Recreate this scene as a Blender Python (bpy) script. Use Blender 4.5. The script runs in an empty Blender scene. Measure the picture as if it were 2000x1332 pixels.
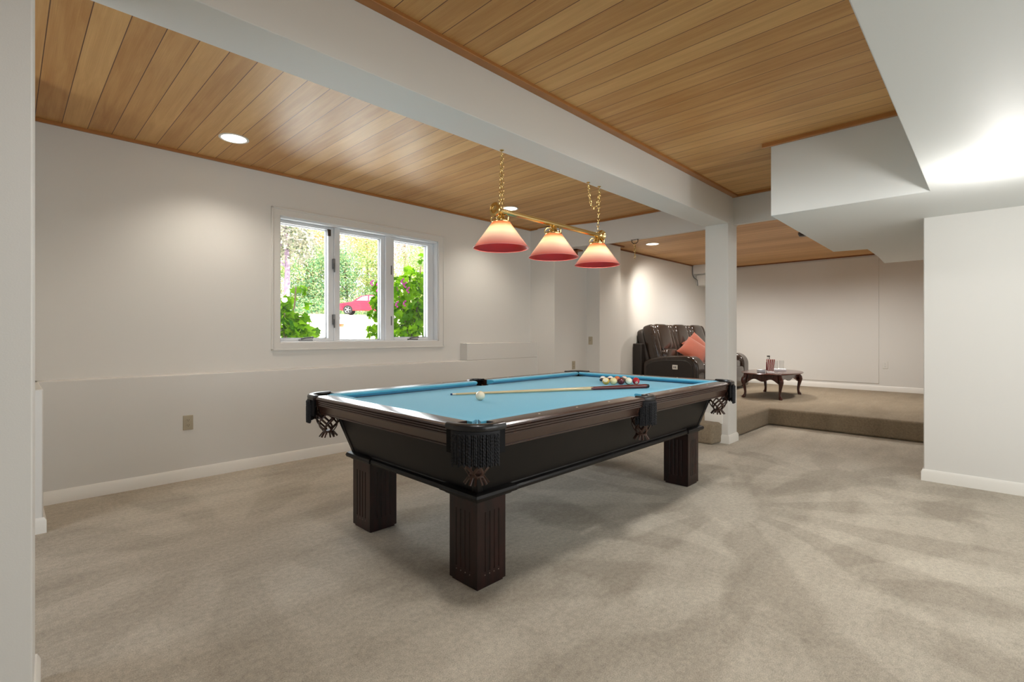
import bpy, bmesh, math, random
from mathutils import Vector, Matrix
random.seed(7)
PI = math.pi
scene = bpy.context.scene
COL = scene.collection

# ------------------------------------------------------------------ materials
def new_mat(name):
    m = bpy.data.materials.new(name); m.use_nodes = True
    nt = m.node_tree; nt.nodes.clear()
    out = nt.nodes.new('ShaderNodeOutputMaterial')
    return m, nt, out

def N(nt, kind, **kw):
    n = nt.nodes.new(kind)
    for k, v in kw.items():
        if k in n.inputs: n.inputs[k].default_value = v
        else: setattr(n, k, v)
    return n

def L(nt, a, ao, b, bi): nt.links.new(a.outputs[ao], b.inputs[bi])

def s2l(c):
    return tuple((x/12.92 if x <= .04045 else ((x+.055)/1.055)**2.4) for x in [v/255. for v in c]) + (1.,)

def mat(name, rgb, rough=.5, metal=0., var=0., vscale=8., bump=0., bscale=60., coat=0., spec=.5, trans=0., ior=1.45, sheen=0.):
    """principled with a little procedural variation; rgb is 0-255 sRGB albedo"""
    m, nt, out = new_mat(name)
    p = N(nt, 'ShaderNodeBsdfPrincipled')
    L(nt, p, 'BSDF', out, 'Surface')
    c = s2l(rgb)
    p.inputs['Base Color'].default_value = c
    p.inputs['Roughness'].default_value = rough
    p.inputs['Metallic'].default_value = metal
    p.inputs['Coat Weight'].default_value = coat
    p.inputs['Specular IOR Level'].default_value = spec
    p.inputs['Transmission Weight'].default_value = trans
    p.inputs['IOR'].default_value = ior
    p.inputs['Sheen Weight'].default_value = sheen
    tc = N(nt, 'ShaderNodeTexCoord')
    if var:
        nz = N(nt, 'ShaderNodeTexNoise', Scale=vscale, Detail=4.)
        L(nt, tc, 'Object', nz, 'Vector')
        rp = N(nt, 'ShaderNodeMix', data_type='RGBA')
        rp.inputs[6].default_value = tuple(x*(1-var) for x in c[:3])+(1,)
        rp.inputs[7].default_value = tuple(min(1, x*(1+var)) for x in c[:3])+(1,)
        L(nt, nz, 'Fac', rp, 0); L(nt, rp, 2, p, 'Base Color')
    if bump:
        nb = N(nt, 'ShaderNodeTexNoise', Scale=bscale, Detail=3.)
        L(nt, tc, 'Object', nb, 'Vector')
        b = N(nt, 'ShaderNodeBump', Strength=bump, Distance=.01)
        L(nt, nb, 'Fac', b, 'Height'); L(nt, b, 'Normal', p, 'Normal')
    return m

def emis(name, rgb, strength):
    m, nt, out = new_mat(name)
    e = N(nt, 'ShaderNodeEmission', Strength=strength); e.inputs['Color'].default_value = s2l(rgb)
    L(nt, e, 'Emission', out, 'Surface'); return m

def wood_ceiling():
    """cedar boards running along Y, one every .136 m in X"""
    m, nt, out = new_mat('cedar_boards')
    p = N(nt, 'ShaderNodeBsdfPrincipled', Roughness=.5); L(nt, p, 'BSDF', out, 'Surface')
    p.inputs['Coat Weight'].default_value = .12; p.inputs['Coat Roughness'].default_value = .3
    tc = N(nt, 'ShaderNodeTexCoord'); sp = N(nt, 'ShaderNodeSeparateXYZ'); L(nt, tc, 'Object', sp, 'Vector')
    d = N(nt, 'ShaderNodeMath', operation='MULTIPLY_ADD'); d.inputs[1].default_value = 1/.1365; d.inputs[2].default_value = 100.0
    L(nt, sp, 'X', d, 0)
    fl = N(nt, 'ShaderNodeMath', operation='FLOOR'); L(nt, d, 0, fl, 0)
    fr = N(nt, 'ShaderNodeMath', operation='FRACT'); L(nt, d, 0, fr, 0)
    wn = N(nt, 'ShaderNodeTexWhiteNoise', noise_dimensions='1D'); L(nt, fl, 0, wn, 'W')
    # grain coordinates : stretched along Y, shifted per board
    mp = N(nt, 'ShaderNodeCombineXYZ')
    gx = N(nt, 'ShaderNodeMath', operation='MULTIPLY_ADD'); gx.inputs[1].default_value = 14.; L(nt, sp, 'X', gx, 0)
    wn2 = N(nt, 'ShaderNodeMath', operation='MULTIPLY'); wn2.inputs[1].default_value = 37.; L(nt, wn, 'Value', wn2, 0)
    L(nt, wn2, 0, gx, 2); L(nt, gx, 0, mp, 'X')
    gy = N(nt, 'ShaderNodeMath', operation='MULTIPLY'); gy.inputs[1].default_value = 1.1; L(nt, sp, 'Y', gy, 0); L(nt, gy, 0, mp, 'Y'); L(nt, wn2, 0, mp, 'Z')
    n1 = N(nt, 'ShaderNodeTexNoise', Scale=1.6, Detail=5., Roughness=.55, Distortion=.6); L(nt, mp, 'Vector', n1, 'Vector')
    mp2 = N(nt, 'ShaderNodeCombineXYZ')
    g2 = N(nt, 'ShaderNodeMath', operation='MULTIPLY'); g2.inputs[1].default_value = 160.; L(nt, sp, 'X', g2, 0); L(nt, g2, 0, mp2, 'X'); L(nt, gy, 0, mp2, 'Y'); L(nt, wn2, 0, mp2, 'Z')
    n2 = N(nt, 'ShaderNodeTexNoise', Scale=2.2, Detail=3.); L(nt, mp2, 'Vector', n2, 'Vector')
    cr = N(nt, 'ShaderNodeValToRGB'); e = cr.color_ramp.elements
    e[0].position = .2; e[0].color = s2l((182, 128, 66)); e[1].position = .8; e[1].color = s2l((236, 192, 126))
    m1 = N(nt, 'ShaderNodeMath', operation='MULTIPLY_ADD'); m1.inputs[1].default_value = .26; L(nt, wn, 'Value', m1, 0)
    m2 = N(nt, 'ShaderNodeMath', operation='MULTIPLY_ADD'); m2.inputs[1].default_value = .5; m2.inputs[2].default_value = -.09; L(nt, n1, 'Fac', m2, 0)
    L(nt, m2, 0, m1, 2)
    m3 = N(nt, 'ShaderNodeMath', operation='MULTIPLY_ADD'); m3.inputs[1].default_value = .26; L(nt, n2, 'Fac', m3, 0); L(nt, m1, 0, m3, 2)
    L(nt, m3, 0, cr, 'Fac')
    gt = N(nt, 'ShaderNodeMath', operation='LESS_THAN'); gt.inputs[1].default_value = .03; L(nt, fr, 0, gt, 0)
    mx = N(nt, 'ShaderNodeMix', data_type='RGBA'); mx.inputs[7].default_value = s2l((92, 52, 24))
    L(nt, gt, 0, mx, 0); L(nt, cr, 'Color', mx, 6); L(nt, mx, 2, p, 'Base Color')
    return m

def dark_wood(name, a, b, rough=.3, coat=.35):
    m, nt, out = new_mat(name)
    p = N(nt, 'ShaderNodeBsdfPrincipled', Roughness=rough); L(nt, p, 'BSDF', out, 'Surface')
    p.inputs['Coat Weight'].default_value = coat; p.inputs['Coat Roughness'].default_value = .18
    p.inputs['Specular IOR Level'].default_value = .2+.85*coat
    tc = N(nt, 'ShaderNodeTexCoord'); mp = N(nt, 'ShaderNodeMapping'); mp.inputs['Scale'].default_value = (2.5, 2.5, .6)
    L(nt, tc, 'Object', mp, 'Vector')
    n1 = N(nt, 'ShaderNodeTexNoise', Scale=9., Detail=6., Distortion=.8); L(nt, mp, 'Vector', n1, 'Vector')
    cr = N(nt, 'ShaderNodeValToRGB'); e = cr.color_ramp.elements
    e[0].position = .35; e[0].color = s2l(a); e[1].position = .7; e[1].color = s2l(b)
    L(nt, n1, 'Fac', cr, 'Fac'); L(nt, cr, 'Color', p, 'Base Color')
    return m

def carpet(name, a, b, fans=()):
    m, nt, out = new_mat(name)
    p = N(nt, 'ShaderNodeBsdfPrincipled', Roughness=.95); L(nt, p, 'BSDF', out, 'Surface')
    p.inputs['Specular IOR Level'].default_value = .08; p.inputs['Sheen Weight'].default_value = .1
    tc = N(nt, 'ShaderNodeTexCoord'); sp = N(nt, 'ShaderNodeSeparateXYZ'); L(nt, tc, 'Object', sp, 'Vector')
    def mth(op, x, y=None, z=None):
        n = N(nt, 'ShaderNodeMath', operation=op)
        for k, v in enumerate((x, y, z)):
            if v is None: continue
            if isinstance(v, (int, float)): n.inputs[k].default_value = v
            else: nt.links.new(v, n.inputs[k])
        return n.outputs[0]
    def noise(scale, detail=3., rough=.5, vec=None, dist=0.):
        n = N(nt, 'ShaderNodeTexNoise', Scale=scale, Detail=detail, Roughness=rough, Distortion=dist)
        nt.links.new(vec if vec else tc.outputs['Object'], n.inputs['Vector']); return n.outputs['Fac']
    pile = noise(210., 4., .75)
    clump = noise(46., 2., .5)
    def stroke(rot, sc, scale):
        mp = N(nt, 'ShaderNodeMapping'); mp.inputs['Rotation'].default_value = (0, 0, rot); mp.inputs['Scale'].default_value = sc
        L(nt, tc, 'Object', mp, 'Vector'); return noise(scale, 4., .6, mp.outputs['Vector'], .5)
    s1 = stroke(.75, (.7, 3.4, 1), 1.3); s2 = stroke(-.5, (.9, 2.6, 1), 1.6); s3 = noise(3.2, 5., .6)
    v = mth('ADD', mth('MULTIPLY', s1, .42), mth('ADD', mth('MULTIPLY', s2, .33), mth('MULTIPLY', s3, .25)))
    mr = N(nt, 'ShaderNodeMapRange'); mr.inputs['From Min'].default_value = .3; mr.inputs['From Max'].default_value = .7
    nt.links.new(v, mr.inputs['Value']); v = mr.outputs['Result']
    # lanes the vacuum cleaner left, fanning out from where it was turned
    for (fx, fy, cnt, r0, r1, amp) in fans:
        dx, dy = mth('SUBTRACT', sp.outputs['X'], fx), mth('SUBTRACT', sp.outputs['Y'], fy)
        ang = mth('ARCTAN2', dy, dx); wob = noise(1.5, 3.)
        ph = mth('ADD', mth('MULTIPLY', ang, cnt), mth('MULTIPLY', wob, 4.5))
        sn = mth('SINE', ph)
        ed = N(nt, 'ShaderNodeMapRange', interpolation_type='SMOOTHSTEP'); ed.inputs['From Min'].default_value = -.35; ed.inputs['From Max'].default_value = .35
        ed.inputs['To Min'].default_value = -1; nt.links.new(sn, ed.inputs['Value'])
        dist = mth('ADD', mth('SQRT', mth('ADD', mth('MULTIPLY', dx, dx), mth('MULTIPLY', dy, dy))), mth('MULTIPLY', mth('SUBTRACT', s3, .5), 1.2))
        f0 = N(nt, 'ShaderNodeMapRange', interpolation_type='SMOOTHSTEP'); f0.inputs['From Min'].default_value = r0; f0.inputs['From Max'].default_value = r0+.25; nt.links.new(dist, f0.inputs['Value'])
        f1 = N(nt, 'ShaderNodeMapRange', interpolation_type='SMOOTHSTEP'); f1.inputs['From Min'].default_value = r1; f1.inputs['From Max'].default_value = r1+.12; f1.inputs['To Min'].default_value = 1; f1.inputs['To Max'].default_value = 0; nt.links.new(dist, f1.inputs['Value'])
        v = mth('ADD', v, mth('MULTIPLY', mth('MULTIPLY', ed.outputs['Result'], amp), mth('MULTIPLY', f0.outputs['Result'], f1.outputs['Result'])))
    mx = N(nt, 'ShaderNodeMix', data_type='RGBA', clamp_factor=True); mx.inputs[6].default_value = s2l(a); mx.inputs[7].default_value = s2l(b)
    nt.links.new(v, mx.inputs[0])
    val = mth('ADD', mth('MULTIPLY', pile, 1.5), mth('MULTIPLY', clump, .5))
    r2 = N(nt, 'ShaderNodeMapRange'); r2.inputs['From Min'].default_value = .6; r2.inputs['From Max'].default_value = 1.4
    r2.inputs['To Min'].default_value = .55; r2.inputs['To Max'].default_value = 1.42; nt.links.new(val, r2.inputs['Value'])
    hs = N(nt, 'ShaderNodeHueSaturation'); L(nt, mx, 2, hs, 'Color'); L(nt, r2, 'Result', hs, 'Value')
    L(nt, hs, 'Color', p, 'Base Color')
    b_ = N(nt, 'ShaderNodeBump', Strength=.4, Distance=.01); nt.links.new(pile, b_.inputs['Height']); L(nt, b_, 'Normal', p, 'Normal')
    return m

def glass_pane():
    m, nt, out = new_mat('window_glass')
    t = N(nt, 'ShaderNodeBsdfTransparent'); g = N(nt, 'ShaderNodeBsdfGlossy', Roughness=.0)
    fr = N(nt, 'ShaderNodeFresnel', IOR=1.4); mx = N(nt, 'ShaderNodeMixShader')
    L(nt, fr, 'Fac', mx, 'Fac'); L(nt, t, 'BSDF', mx, 1); L(nt, g, 'BSDF', mx, 2); L(nt, mx, 'Shader', out, 'Surface'); return m

def leaf_mat(name, a, b, tr=.5):
    m, nt, out = new_mat(name)
    oi = N(nt, 'ShaderNodeNewGeometry')
    cr = N(nt, 'ShaderNodeValToRGB'); e = cr.color_ramp.elements
    e[0].color = s2l(a); e[1].color = s2l(b); L(nt, oi, 'Random Per Island', cr, 'Fac')
    d = N(nt, 'ShaderNodeBsdfDiffuse'); t = N(nt, 'ShaderNodeBsdfTranslucent'); mx = N(nt, 'ShaderNodeMixShader', Fac=tr)
    L(nt, cr, 'Color', d, 'Color'); L(nt, cr, 'Color', t, 'Color'); L(nt, d, 'BSDF', mx, 1); L(nt, t, 'BSDF', mx, 2)
    L(nt, mx, 'Shader', out, 'Surface'); return m

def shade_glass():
    """satin glass shade: ruby rim, cream body, amber neck outside, inside darkened to deep red by colour; lets the bulb glow through"""
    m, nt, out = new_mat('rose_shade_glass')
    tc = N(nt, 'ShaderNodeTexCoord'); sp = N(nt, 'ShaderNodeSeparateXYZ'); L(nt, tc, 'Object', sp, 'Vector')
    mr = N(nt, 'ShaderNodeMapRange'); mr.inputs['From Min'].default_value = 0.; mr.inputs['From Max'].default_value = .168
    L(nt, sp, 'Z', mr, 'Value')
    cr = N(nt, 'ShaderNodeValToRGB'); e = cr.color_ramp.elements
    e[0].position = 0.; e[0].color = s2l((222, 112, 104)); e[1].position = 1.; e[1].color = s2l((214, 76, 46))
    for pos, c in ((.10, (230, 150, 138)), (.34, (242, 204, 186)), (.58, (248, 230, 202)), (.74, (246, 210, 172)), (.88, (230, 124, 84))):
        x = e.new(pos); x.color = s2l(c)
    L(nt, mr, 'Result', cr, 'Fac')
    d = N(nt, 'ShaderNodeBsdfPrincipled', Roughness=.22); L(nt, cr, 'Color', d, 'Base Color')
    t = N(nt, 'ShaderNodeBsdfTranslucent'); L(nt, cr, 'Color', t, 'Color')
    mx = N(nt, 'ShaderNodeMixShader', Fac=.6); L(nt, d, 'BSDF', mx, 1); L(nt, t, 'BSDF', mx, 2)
    inner_dark = N(nt, 'ShaderNodeBsdfPrincipled', Roughness=.3); inner_dark.inputs['Base Color'].default_value = s2l((132, 28, 26))  # darkness put into the colour so the lit inside stays deep red
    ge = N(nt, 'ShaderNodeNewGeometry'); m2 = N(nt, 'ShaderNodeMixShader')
    L(nt, ge, 'Backfacing', m2, 'Fac'); L(nt, mx, 'Shader', m2, 1); L(nt, inner_dark, 'BSDF', m2, 2)
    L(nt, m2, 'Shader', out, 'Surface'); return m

def band_ball(name, band, base, axis='Z', w=.55):
    m, nt, out = new_mat(name)
    p = N(nt, 'ShaderNodeBsdfPrincipled', Roughness=.12); L(nt, p, 'BSDF', out, 'Surface'); p.inputs['Coat Weight'].default_value = .5
    tc = N(nt, 'ShaderNodeTexCoord'); sp = N(nt, 'ShaderNodeSeparateXYZ'); L(nt, tc, 'Object', sp, 'Vector')
    ab = N(nt, 'ShaderNodeMath', operation='ABSOLUTE'); L(nt, sp, axis, ab, 0)
    lt = N(nt, 'ShaderNodeMath', operation='LESS_THAN'); lt.inputs[1].default_value = .0285*w; L(nt, ab, 0, lt, 0)
    mx = N(nt, 'ShaderNodeMix', data_type='RGBA'); mx.inputs[6].default_value = s2l(base); mx.inputs[7].default_value = s2l(band)
    L(nt, lt, 0, mx, 0); L(nt, mx, 2, p, 'Base Color'); return m

def stripes_box():
    m, nt, out = new_mat('popcorn_stripes')
    p = N(nt, 'ShaderNodeBsdfPrincipled', Roughness=.6); L(nt, p, 'BSDF', out, 'Surface')
    at = N(nt, 'ShaderNodeTexCoord'); sp = N(nt, 'ShaderNodeSeparateXYZ'); L(nt, at, 'UV', sp, 'Vector')
    mu = N(nt, 'ShaderNodeMath', operation='MULTIPLY'); mu.inputs[1].default_value = 16.; L(nt, sp, 'X', mu, 0)
    fr = N(nt, 'ShaderNodeMath', operation='FRACT'); L(nt, mu, 0, fr, 0)
    lt = N(nt, 'ShaderNodeMath', operation='LESS_THAN'); lt.inputs[1].default_value = .5; L(nt, fr, 0, lt, 0)
    mx = N(nt, 'ShaderNodeMix', data_type='RGBA'); mx.inputs[6].default_value = s2l((240, 232, 226)); mx.inputs[7].default_value = s2l((160, 24, 34))
    L(nt, lt, 0, mx, 0); L(nt, mx, 2, p, 'Base Color'); return m

M = dict(
    wall=mat('white_wall_paint', (220, 218, 213), .62, bump=.04, bscale=220.),
    ceil_white=mat('white_soffit_paint', (216, 219, 217), .6, bump=.03, bscale=200.),
    trim=mat('white_gloss_trim', (232, 229, 222), .35),
    cedar=wood_ceiling(),
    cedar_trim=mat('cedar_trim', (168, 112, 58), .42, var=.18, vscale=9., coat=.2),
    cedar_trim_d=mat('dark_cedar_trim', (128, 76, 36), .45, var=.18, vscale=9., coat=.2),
    carpet=carpet('taupe_carpet', (158, 148, 133), (195, 186, 170), ((3.45, 1.3, 11., .25, 1.5, .20), (2.6, .75, 9., .3, 1.7, .17), (.9, 3.0, 9., .3, 1.8, .14), (4.6, .9, 8., .2, .9, .14))),
    platform=carpet('tan_carpet', (130, 116, 97), (158, 144, 123)),
    frame=mat('white_window_vinyl', (228, 230, 232), .35),
    glass=glass_pane(),
    metal_dk=mat('dark_bronze_metal', (70, 62, 56), .35, .8),
    steel=mat('grey_hardware', (120, 120, 120), .35, .8),
    mahog=dark_wood('espresso_mahogany', (22, 11, 10), (46, 20, 17), .36, .12),
    mahog2=dark_wood('rail_mahogany', (48, 30, 24), (64, 41, 32), .24),
    ebony=dark_wood('ebony_wood', (9, 8, 8), (18, 13, 12), .45, .06),
    felt=mat('blue_felt', (80, 170, 202), .9, var=.05, vscale=300., bump=.05, bscale=500., spec=.15, sheen=.3),
    leather_bk=mat('black_leather', (17, 16, 18), .32, bump=.1, bscale=300., coat=.3),
    backing=mat('black_suede', (12, 12, 14), .7, spec=.2), fringe=mat('black_fringe', (16, 17, 22), .7),
    net=mat('brown_leather_net', (64, 40, 30), .4, coat=.2),
    worn=mat('worn_wood', (128, 112, 104), .6), ivory=mat('ivory_inlay', (226, 216, 196), .3),
    brass=mat('polished_brass', (226, 196, 132), .18, 1.),
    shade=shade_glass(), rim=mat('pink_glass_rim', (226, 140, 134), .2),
    bulb=emis('warm_bulb', (255, 226, 180), 10.),
    lens=emis('downlight_lens', (255, 238, 214), 9.),
    beige=mat('beige_plastic', (176, 166, 144), .4), beige_d=mat('dark_slots', (74, 66, 52), .5),
    white_pl=mat('white_plastic', (222, 220, 214), .4),
    leather=mat('brown_leather', (46, 35, 28), .22, var=.25, vscale=5., bump=.08, bscale=40., coat=.5),
    leather_d=mat('dark_leather_panel', (42, 36, 32), .45, bump=.08, bscale=120.),
    pillow=mat('rust_orange_cloth', (126, 58, 34), .85, var=.12, vscale=20., bump=.15, bscale=200., sheen=.3),
    cherry=dark_wood('cherry_wood', (54, 22, 17), (86, 40, 29), .2),
    clear=mat('clear_glass', (245, 245, 245), .02, trans=1., ior=1.3),
    bottle_red=mat('red_bottle', (110, 26, 28), .3), popcorn=stripes_box(), paper=mat('white_paper', (236, 236, 240), .6),
    paper_blue=mat('pale_blue_card', (206, 214, 222), .6),
    cue_maple=mat('maple_shaft', (214, 190, 146), .3, coat=.4), cue_butt=mat('burgundy_butt', (92, 26, 24), .22, coat=.6),
    black=mat('black_rubber', (18, 18, 20), .5), cue_tip=mat('blue_tip', (40, 70, 110), .8),
    siding=mat('outer_siding', (200, 196, 188), .8),
    grass=mat('dry_lawn', (214, 208, 176), .95, var=.25, vscale=3.), road=mat('grey_road', (128, 120, 132), .9, var=.08, vscale=4.),
    soil=mat('hillside_undergrowth', (96, 110, 60), .95, var=.4, vscale=1.2),
    bark=mat('pale_birch_bark', (160, 138, 160), .8, var=.25, vscale=6.), bark_d=mat('brown_bark', (120, 96, 84), .9, var=.2, vscale=6.),
    car=mat('red_car_paint', (176, 26, 60), .25, coat=.8), car_glass=mat('tinted_car_glass', (150, 140, 160), .08), tyre=mat('tyre_rubber', (40, 38, 40), .8),
    alloy=mat('alloy_wheel', (190, 190, 196), .3, .7),
    petal=mat('purple_petals', (150, 44, 120), .7), terracotta=mat('terracotta_pot', (206, 110, 80), .8),
)

# ------------------------------------------------------------------ mesh building
class MB:
    def __init__(self): self.v = []; self.f = []
    def add(self, vs, fs):
        o = len(self.v); self.v += [tuple(x) for x in vs]; self.f += [tuple(i+o for i in f) for f in fs]; return self
    def box(self, x0, x1, y0, y1, z0, z1):
        vs = [(x, y, z) for z in (z0, z1) for y in (y0, y1) for x in (x0, x1)]
        return self.add(vs, [(0, 2, 3, 1), (4, 5, 7, 6), (0, 1, 5, 4), (2, 6, 7, 3), (0, 4, 6, 2), (1, 3, 7, 5)])
    def prism(self, poly, z0, z1, axis='z'):
        """closed polygon (counter clockwise) extruded along an axis; for axis x the polygon is (y,z), for y it is (x,z)"""
        n = len(poly)
        def P(a, b, t): return {'z': (a, b, t), 'x': (t, a, b), 'y': (a, t, b)}[axis]
        vs = [P(a, b, z0) for a, b in poly]+[P(a, b, z1) for a, b in poly]
        fs = [tuple(reversed(range(n))), tuple(range(n, 2*n))]+[(i, (i+1) % n, n+(i+1) % n, n+i) for i in range(n)]
        if axis == 'y': fs = [tuple(reversed(f)) for f in fs]
        return self.add(vs, fs)
    def loft(self, rings, close=True, cap=True):
        n = len(rings[0]); vs = [p for r in rings for p in r]; fs = []
        for k in range(len(rings)-1):
            for i in range(n if close else n-1):
                j = (i+1) % n
                fs.append((k*n+i, k*n+j, (k+1)*n+j, (k+1)*n+i))
        if cap and close: fs += [tuple(reversed(range(n))), tuple(range((len(rings)-1)*n, len(rings)*n))]
        return self.add(vs, fs)
    def lathe(self, prof, n=32, c=(0, 0, 0), axis='z', cap=True):
        rings = []
        for r, h in prof:
            ring = []
            for i in range(n):
                a = 2*PI*i/n; x, y = r*math.cos(a), r*math.sin(a)
                p = {'z': (x, y, h), 'x': (h, x, y), 'y': (y, h, x)}[axis]
                ring.append((p[0]+c[0], p[1]+c[1], p[2]+c[2]))
            rings.append(ring)
        return self.loft(rings, cap=cap)
    def tube(self, pts, r, n=8, cap=True, flat=1.):
        pts = [Vector(p) for p in pts]; R = r if isinstance(r, (list, tuple)) else [r]*len(pts)
        rings = []; up = None
        for i, p in enumerate(pts):
            t = (pts[min(i+1, len(pts)-1)]-pts[max(i-1, 0)]).normalized()
            if up is None: up = Vector((0, 0, 1)) if abs(t.z) < .9 else Vector((1, 0, 0))
            s = t.cross(up).normalized(); u = s.cross(t).normalized(); up = u
            rings.append([p+s*math.cos(2*PI*k/n)*R[i]+u*math.sin(2*PI*k/n)*R[i]*flat for k in range(n)])
        return self.loft(rings, cap=cap)
    def sphere(self, c, r, n=24, m=16, s=(1, 1, 1)):
        vs = [(c[0], c[1], c[2]-r*s[2])]
        for j in range(1, m):
            a = PI*j/m
            for i in range(n):
                b = 2*PI*i/n
                vs.append((c[0]+r*s[0]*math.sin(a)*math.cos(b), c[1]+r*s[1]*math.sin(a)*math.sin(b), c[2]-r*s[2]*math.cos(a)))
        vs.append((c[0], c[1], c[2]+r*s[2])); fs = []
        for i in range(n): fs.append((0, 1+(i+1) % n, 1+i))
        for j in range(m-2):
            for i in range(n):
                a = 1+j*n+i; b = 1+j*n+(i+1) % n; fs.append((a, b, b+n, a+n))
        k = len(vs)-1
        for i in range(n): fs.append((k, 1+(m-2)*n+i, 1+(m-2)*n+(i+1) % n))
        return self.add(vs, fs)
    def puff(self, sx, sy, sz, e1=.3, e2=.3, c=(0, 0, 0), n=28, m=18):
        """soft cushion: a superellipsoid"""
        def sg(v, e): return math.copysign(abs(v)**e, v)
        o = MB(); o.sphere((0, 0, 0), 1, n, m); vs = []
        for x, y, z in o.v:
            z = max(-1, min(1, z)); a = math.asin(z); b = math.atan2(y, x)
            ca = sg(math.cos(a), e1) if abs(z) < .99999 else 0
            vs.append((c[0]+sx*ca*sg(math.cos(b), e2), c[1]+sy*ca*sg(math.sin(b), e2), c[2]+sz*sg(math.sin(a), e1)))
        return self.add(vs, o.f)
    def torus(self, c, R, r, M1, n=14, m=6, stretch=1.):
        vs = []
        for i in range(n):
            a = 2*PI*i/n
            for k in range(m):
                b = 2*PI*k/m
                p = Vector(((R+r*math.cos(b))*math.cos(a), (R+r*math.cos(b))*math.sin(a)*stretch, r*math.sin(b)))
                vs.append(tuple(M1 @ p + Vector(c)))
        fs = [(i*m+k, ((i+1) % n)*m+k, ((i+1) % n)*m+(k+1) % m, i*m+(k+1) % m) for i in range(n) for k in range(m)]
        return self.add(vs, fs)
    def xf(self, mtx):
        self.v = [tuple(mtx @ Vector(p)) for p in self.v]; return self
    def build(self, name, m, parent=None, smooth=35, bevel=0., seg=2, loc=None):
        me = bpy.data.meshes.new(name); me.from_pydata(self.v, [], self.f); me.validate()
        bm = bmesh.new(); bm.from_mesh(me); bmesh.ops.recalc_face_normals(bm, faces=bm.faces[:]); bm.to_mesh(me); bm.free()
        me.materials.append(m)
        if smooth:
            for p in me.polygons: p.use_smooth = True
            me.set_sharp_from_angle(angle=math.radians(smooth))
        o = bpy.data.objects.new(name, me); COL.objects.link(o)
        if parent is not None: o.parent = parent
        if loc is not None: o.location = loc
        if bevel:
            b = o.modifiers.new('soft_edges', 'BEVEL'); b.width = bevel; b.segments = seg; b.limit_method = 'ANGLE'; b.angle_limit = math.radians(40)
        return o

def tag(o, label, cat, group=None, kind=None):
    o['label'] = label; o['category'] = cat
    if group: o['group'] = group
    if kind: o['kind'] = kind
    return o
def thing(name, label, cat, loc=(0, 0, 0), rz=0., group=None):
    o = bpy.data.objects.new(name, None); COL.objects.link(o); o.location = loc; o.rotation_euler = (0, 0, rz)
    o.empty_display_size = .1
    return tag(o, label, cat, group)
def struct(name, mb, m, label, cat, bevel=0., seg=2, smooth=35):
    return tag(mb.build(name, m, None, smooth, bevel, seg), label, cat, None, 'structure')
def copy_tree(o, parent=None):
    c = o.copy(); COL.objects.link(c)
    if parent is not None: c.parent = parent
    for ch in o.children: copy_tree(ch, c)
    return c

# ------------------------------------------------------------------ camera
H = 1.15
cam_d = bpy.data.cameras.new('camera'); cam = bpy.data.objects.new('camera', cam_d); COL.objects.link(cam)
cam.location = (0, 0, H); cam.rotation_euler = (PI/2, 0, -math.radians(45.667))
cam_d.sensor_width = 36; cam_d.lens = 966.1/2000*36; cam_d.shift_y = -13/2000; cam_d.clip_start = .02; cam_d.clip_end = 300
scene.camera = cam

# ------------------------------------------------------------------ room shell
ZC = 2.63          # cedar ceiling of the pool room
ZL = 2.485         # cedar ceiling of the raised lounge
ZB = 2.32          # underside of the main beam
ZS = 2.066         # underside of the dropped soffit
struct('floor', MB().box(-2.3, 7.0, -2.5, 5.0, -.1, 0), M['carpet'], 'taupe carpet of the pool room with brushed vacuum strokes', 'floor')
pf = MB().prism([(5.118, 2.10), (5.32, 2.07), (6.79, 2.06), (6.775, -.2), (10.2, -.2), (10.2, 4.4), (5.118, 4.4)], 0, .218)
struct('floor_platform', pf, M['platform'], 'tan carpeted raised floor of the lounge, one step up', 'raised floor', bevel=.028, seg=4)

# window wall: thick lower part with a ledge, thin upper part with the window opening
YW, YL = 4.70, 4.57
WX0, WX1, WZ0, WZ1 = 1.755, 3.572, 1.07, 2.245
w = MB().box(-2.3, WX0, YW, 4.95, 0, 2.9).box(WX1, 5.6, YW, 4.95, 0, 2.9).box(WX0, WX1, YW, 4.95, 0, WZ0).box(WX0, WX1, YW, 4.95, WZ1, 2.9)
struct('wall_window', w, M['wall'], 'white wall with the three-light window above the ledge', 'wall')
lg = MB().prism([(.1, YL), (5.3, YL), (5.3, YW+.02), (.1, YW+.02)], 0, .832)
struct('wall_ledge', lg, M['wall'], 'long low white ledge along the window wall', 'ledge', bevel=.006)
struct('wall_ledge_step', MB().box(3.90, 5.3, YL, YW+.02, .832, 1.042), M['wall'], 'raised end of the white ledge right of the window', 'ledge', bevel=.006)
struct('wall_ledge_left', MB().box(-.25, .152, 3.95, YW, 0, .832), M['wall'], 'short white ledge end at the far left corner', 'ledge', bevel=.006)
struct('wall_left', MB().prism([(-.25, 3.95), (.105, 3.95), (.130, 4.72), (-.25, 4.72)], 0, 2.7), M['wall'], 'narrow sliver of white side wall above the left ledge end', 'wall')
struct('wall_pillar', MB().prism([(-2.2, 2.0), (.0545, 2.0), (.068, 2.27), (-2.2, 2.27)], 0, ZB+.05), M['wall'], 'white wall end filling the left edge of the view', 'wall', bevel=.004)
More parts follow.
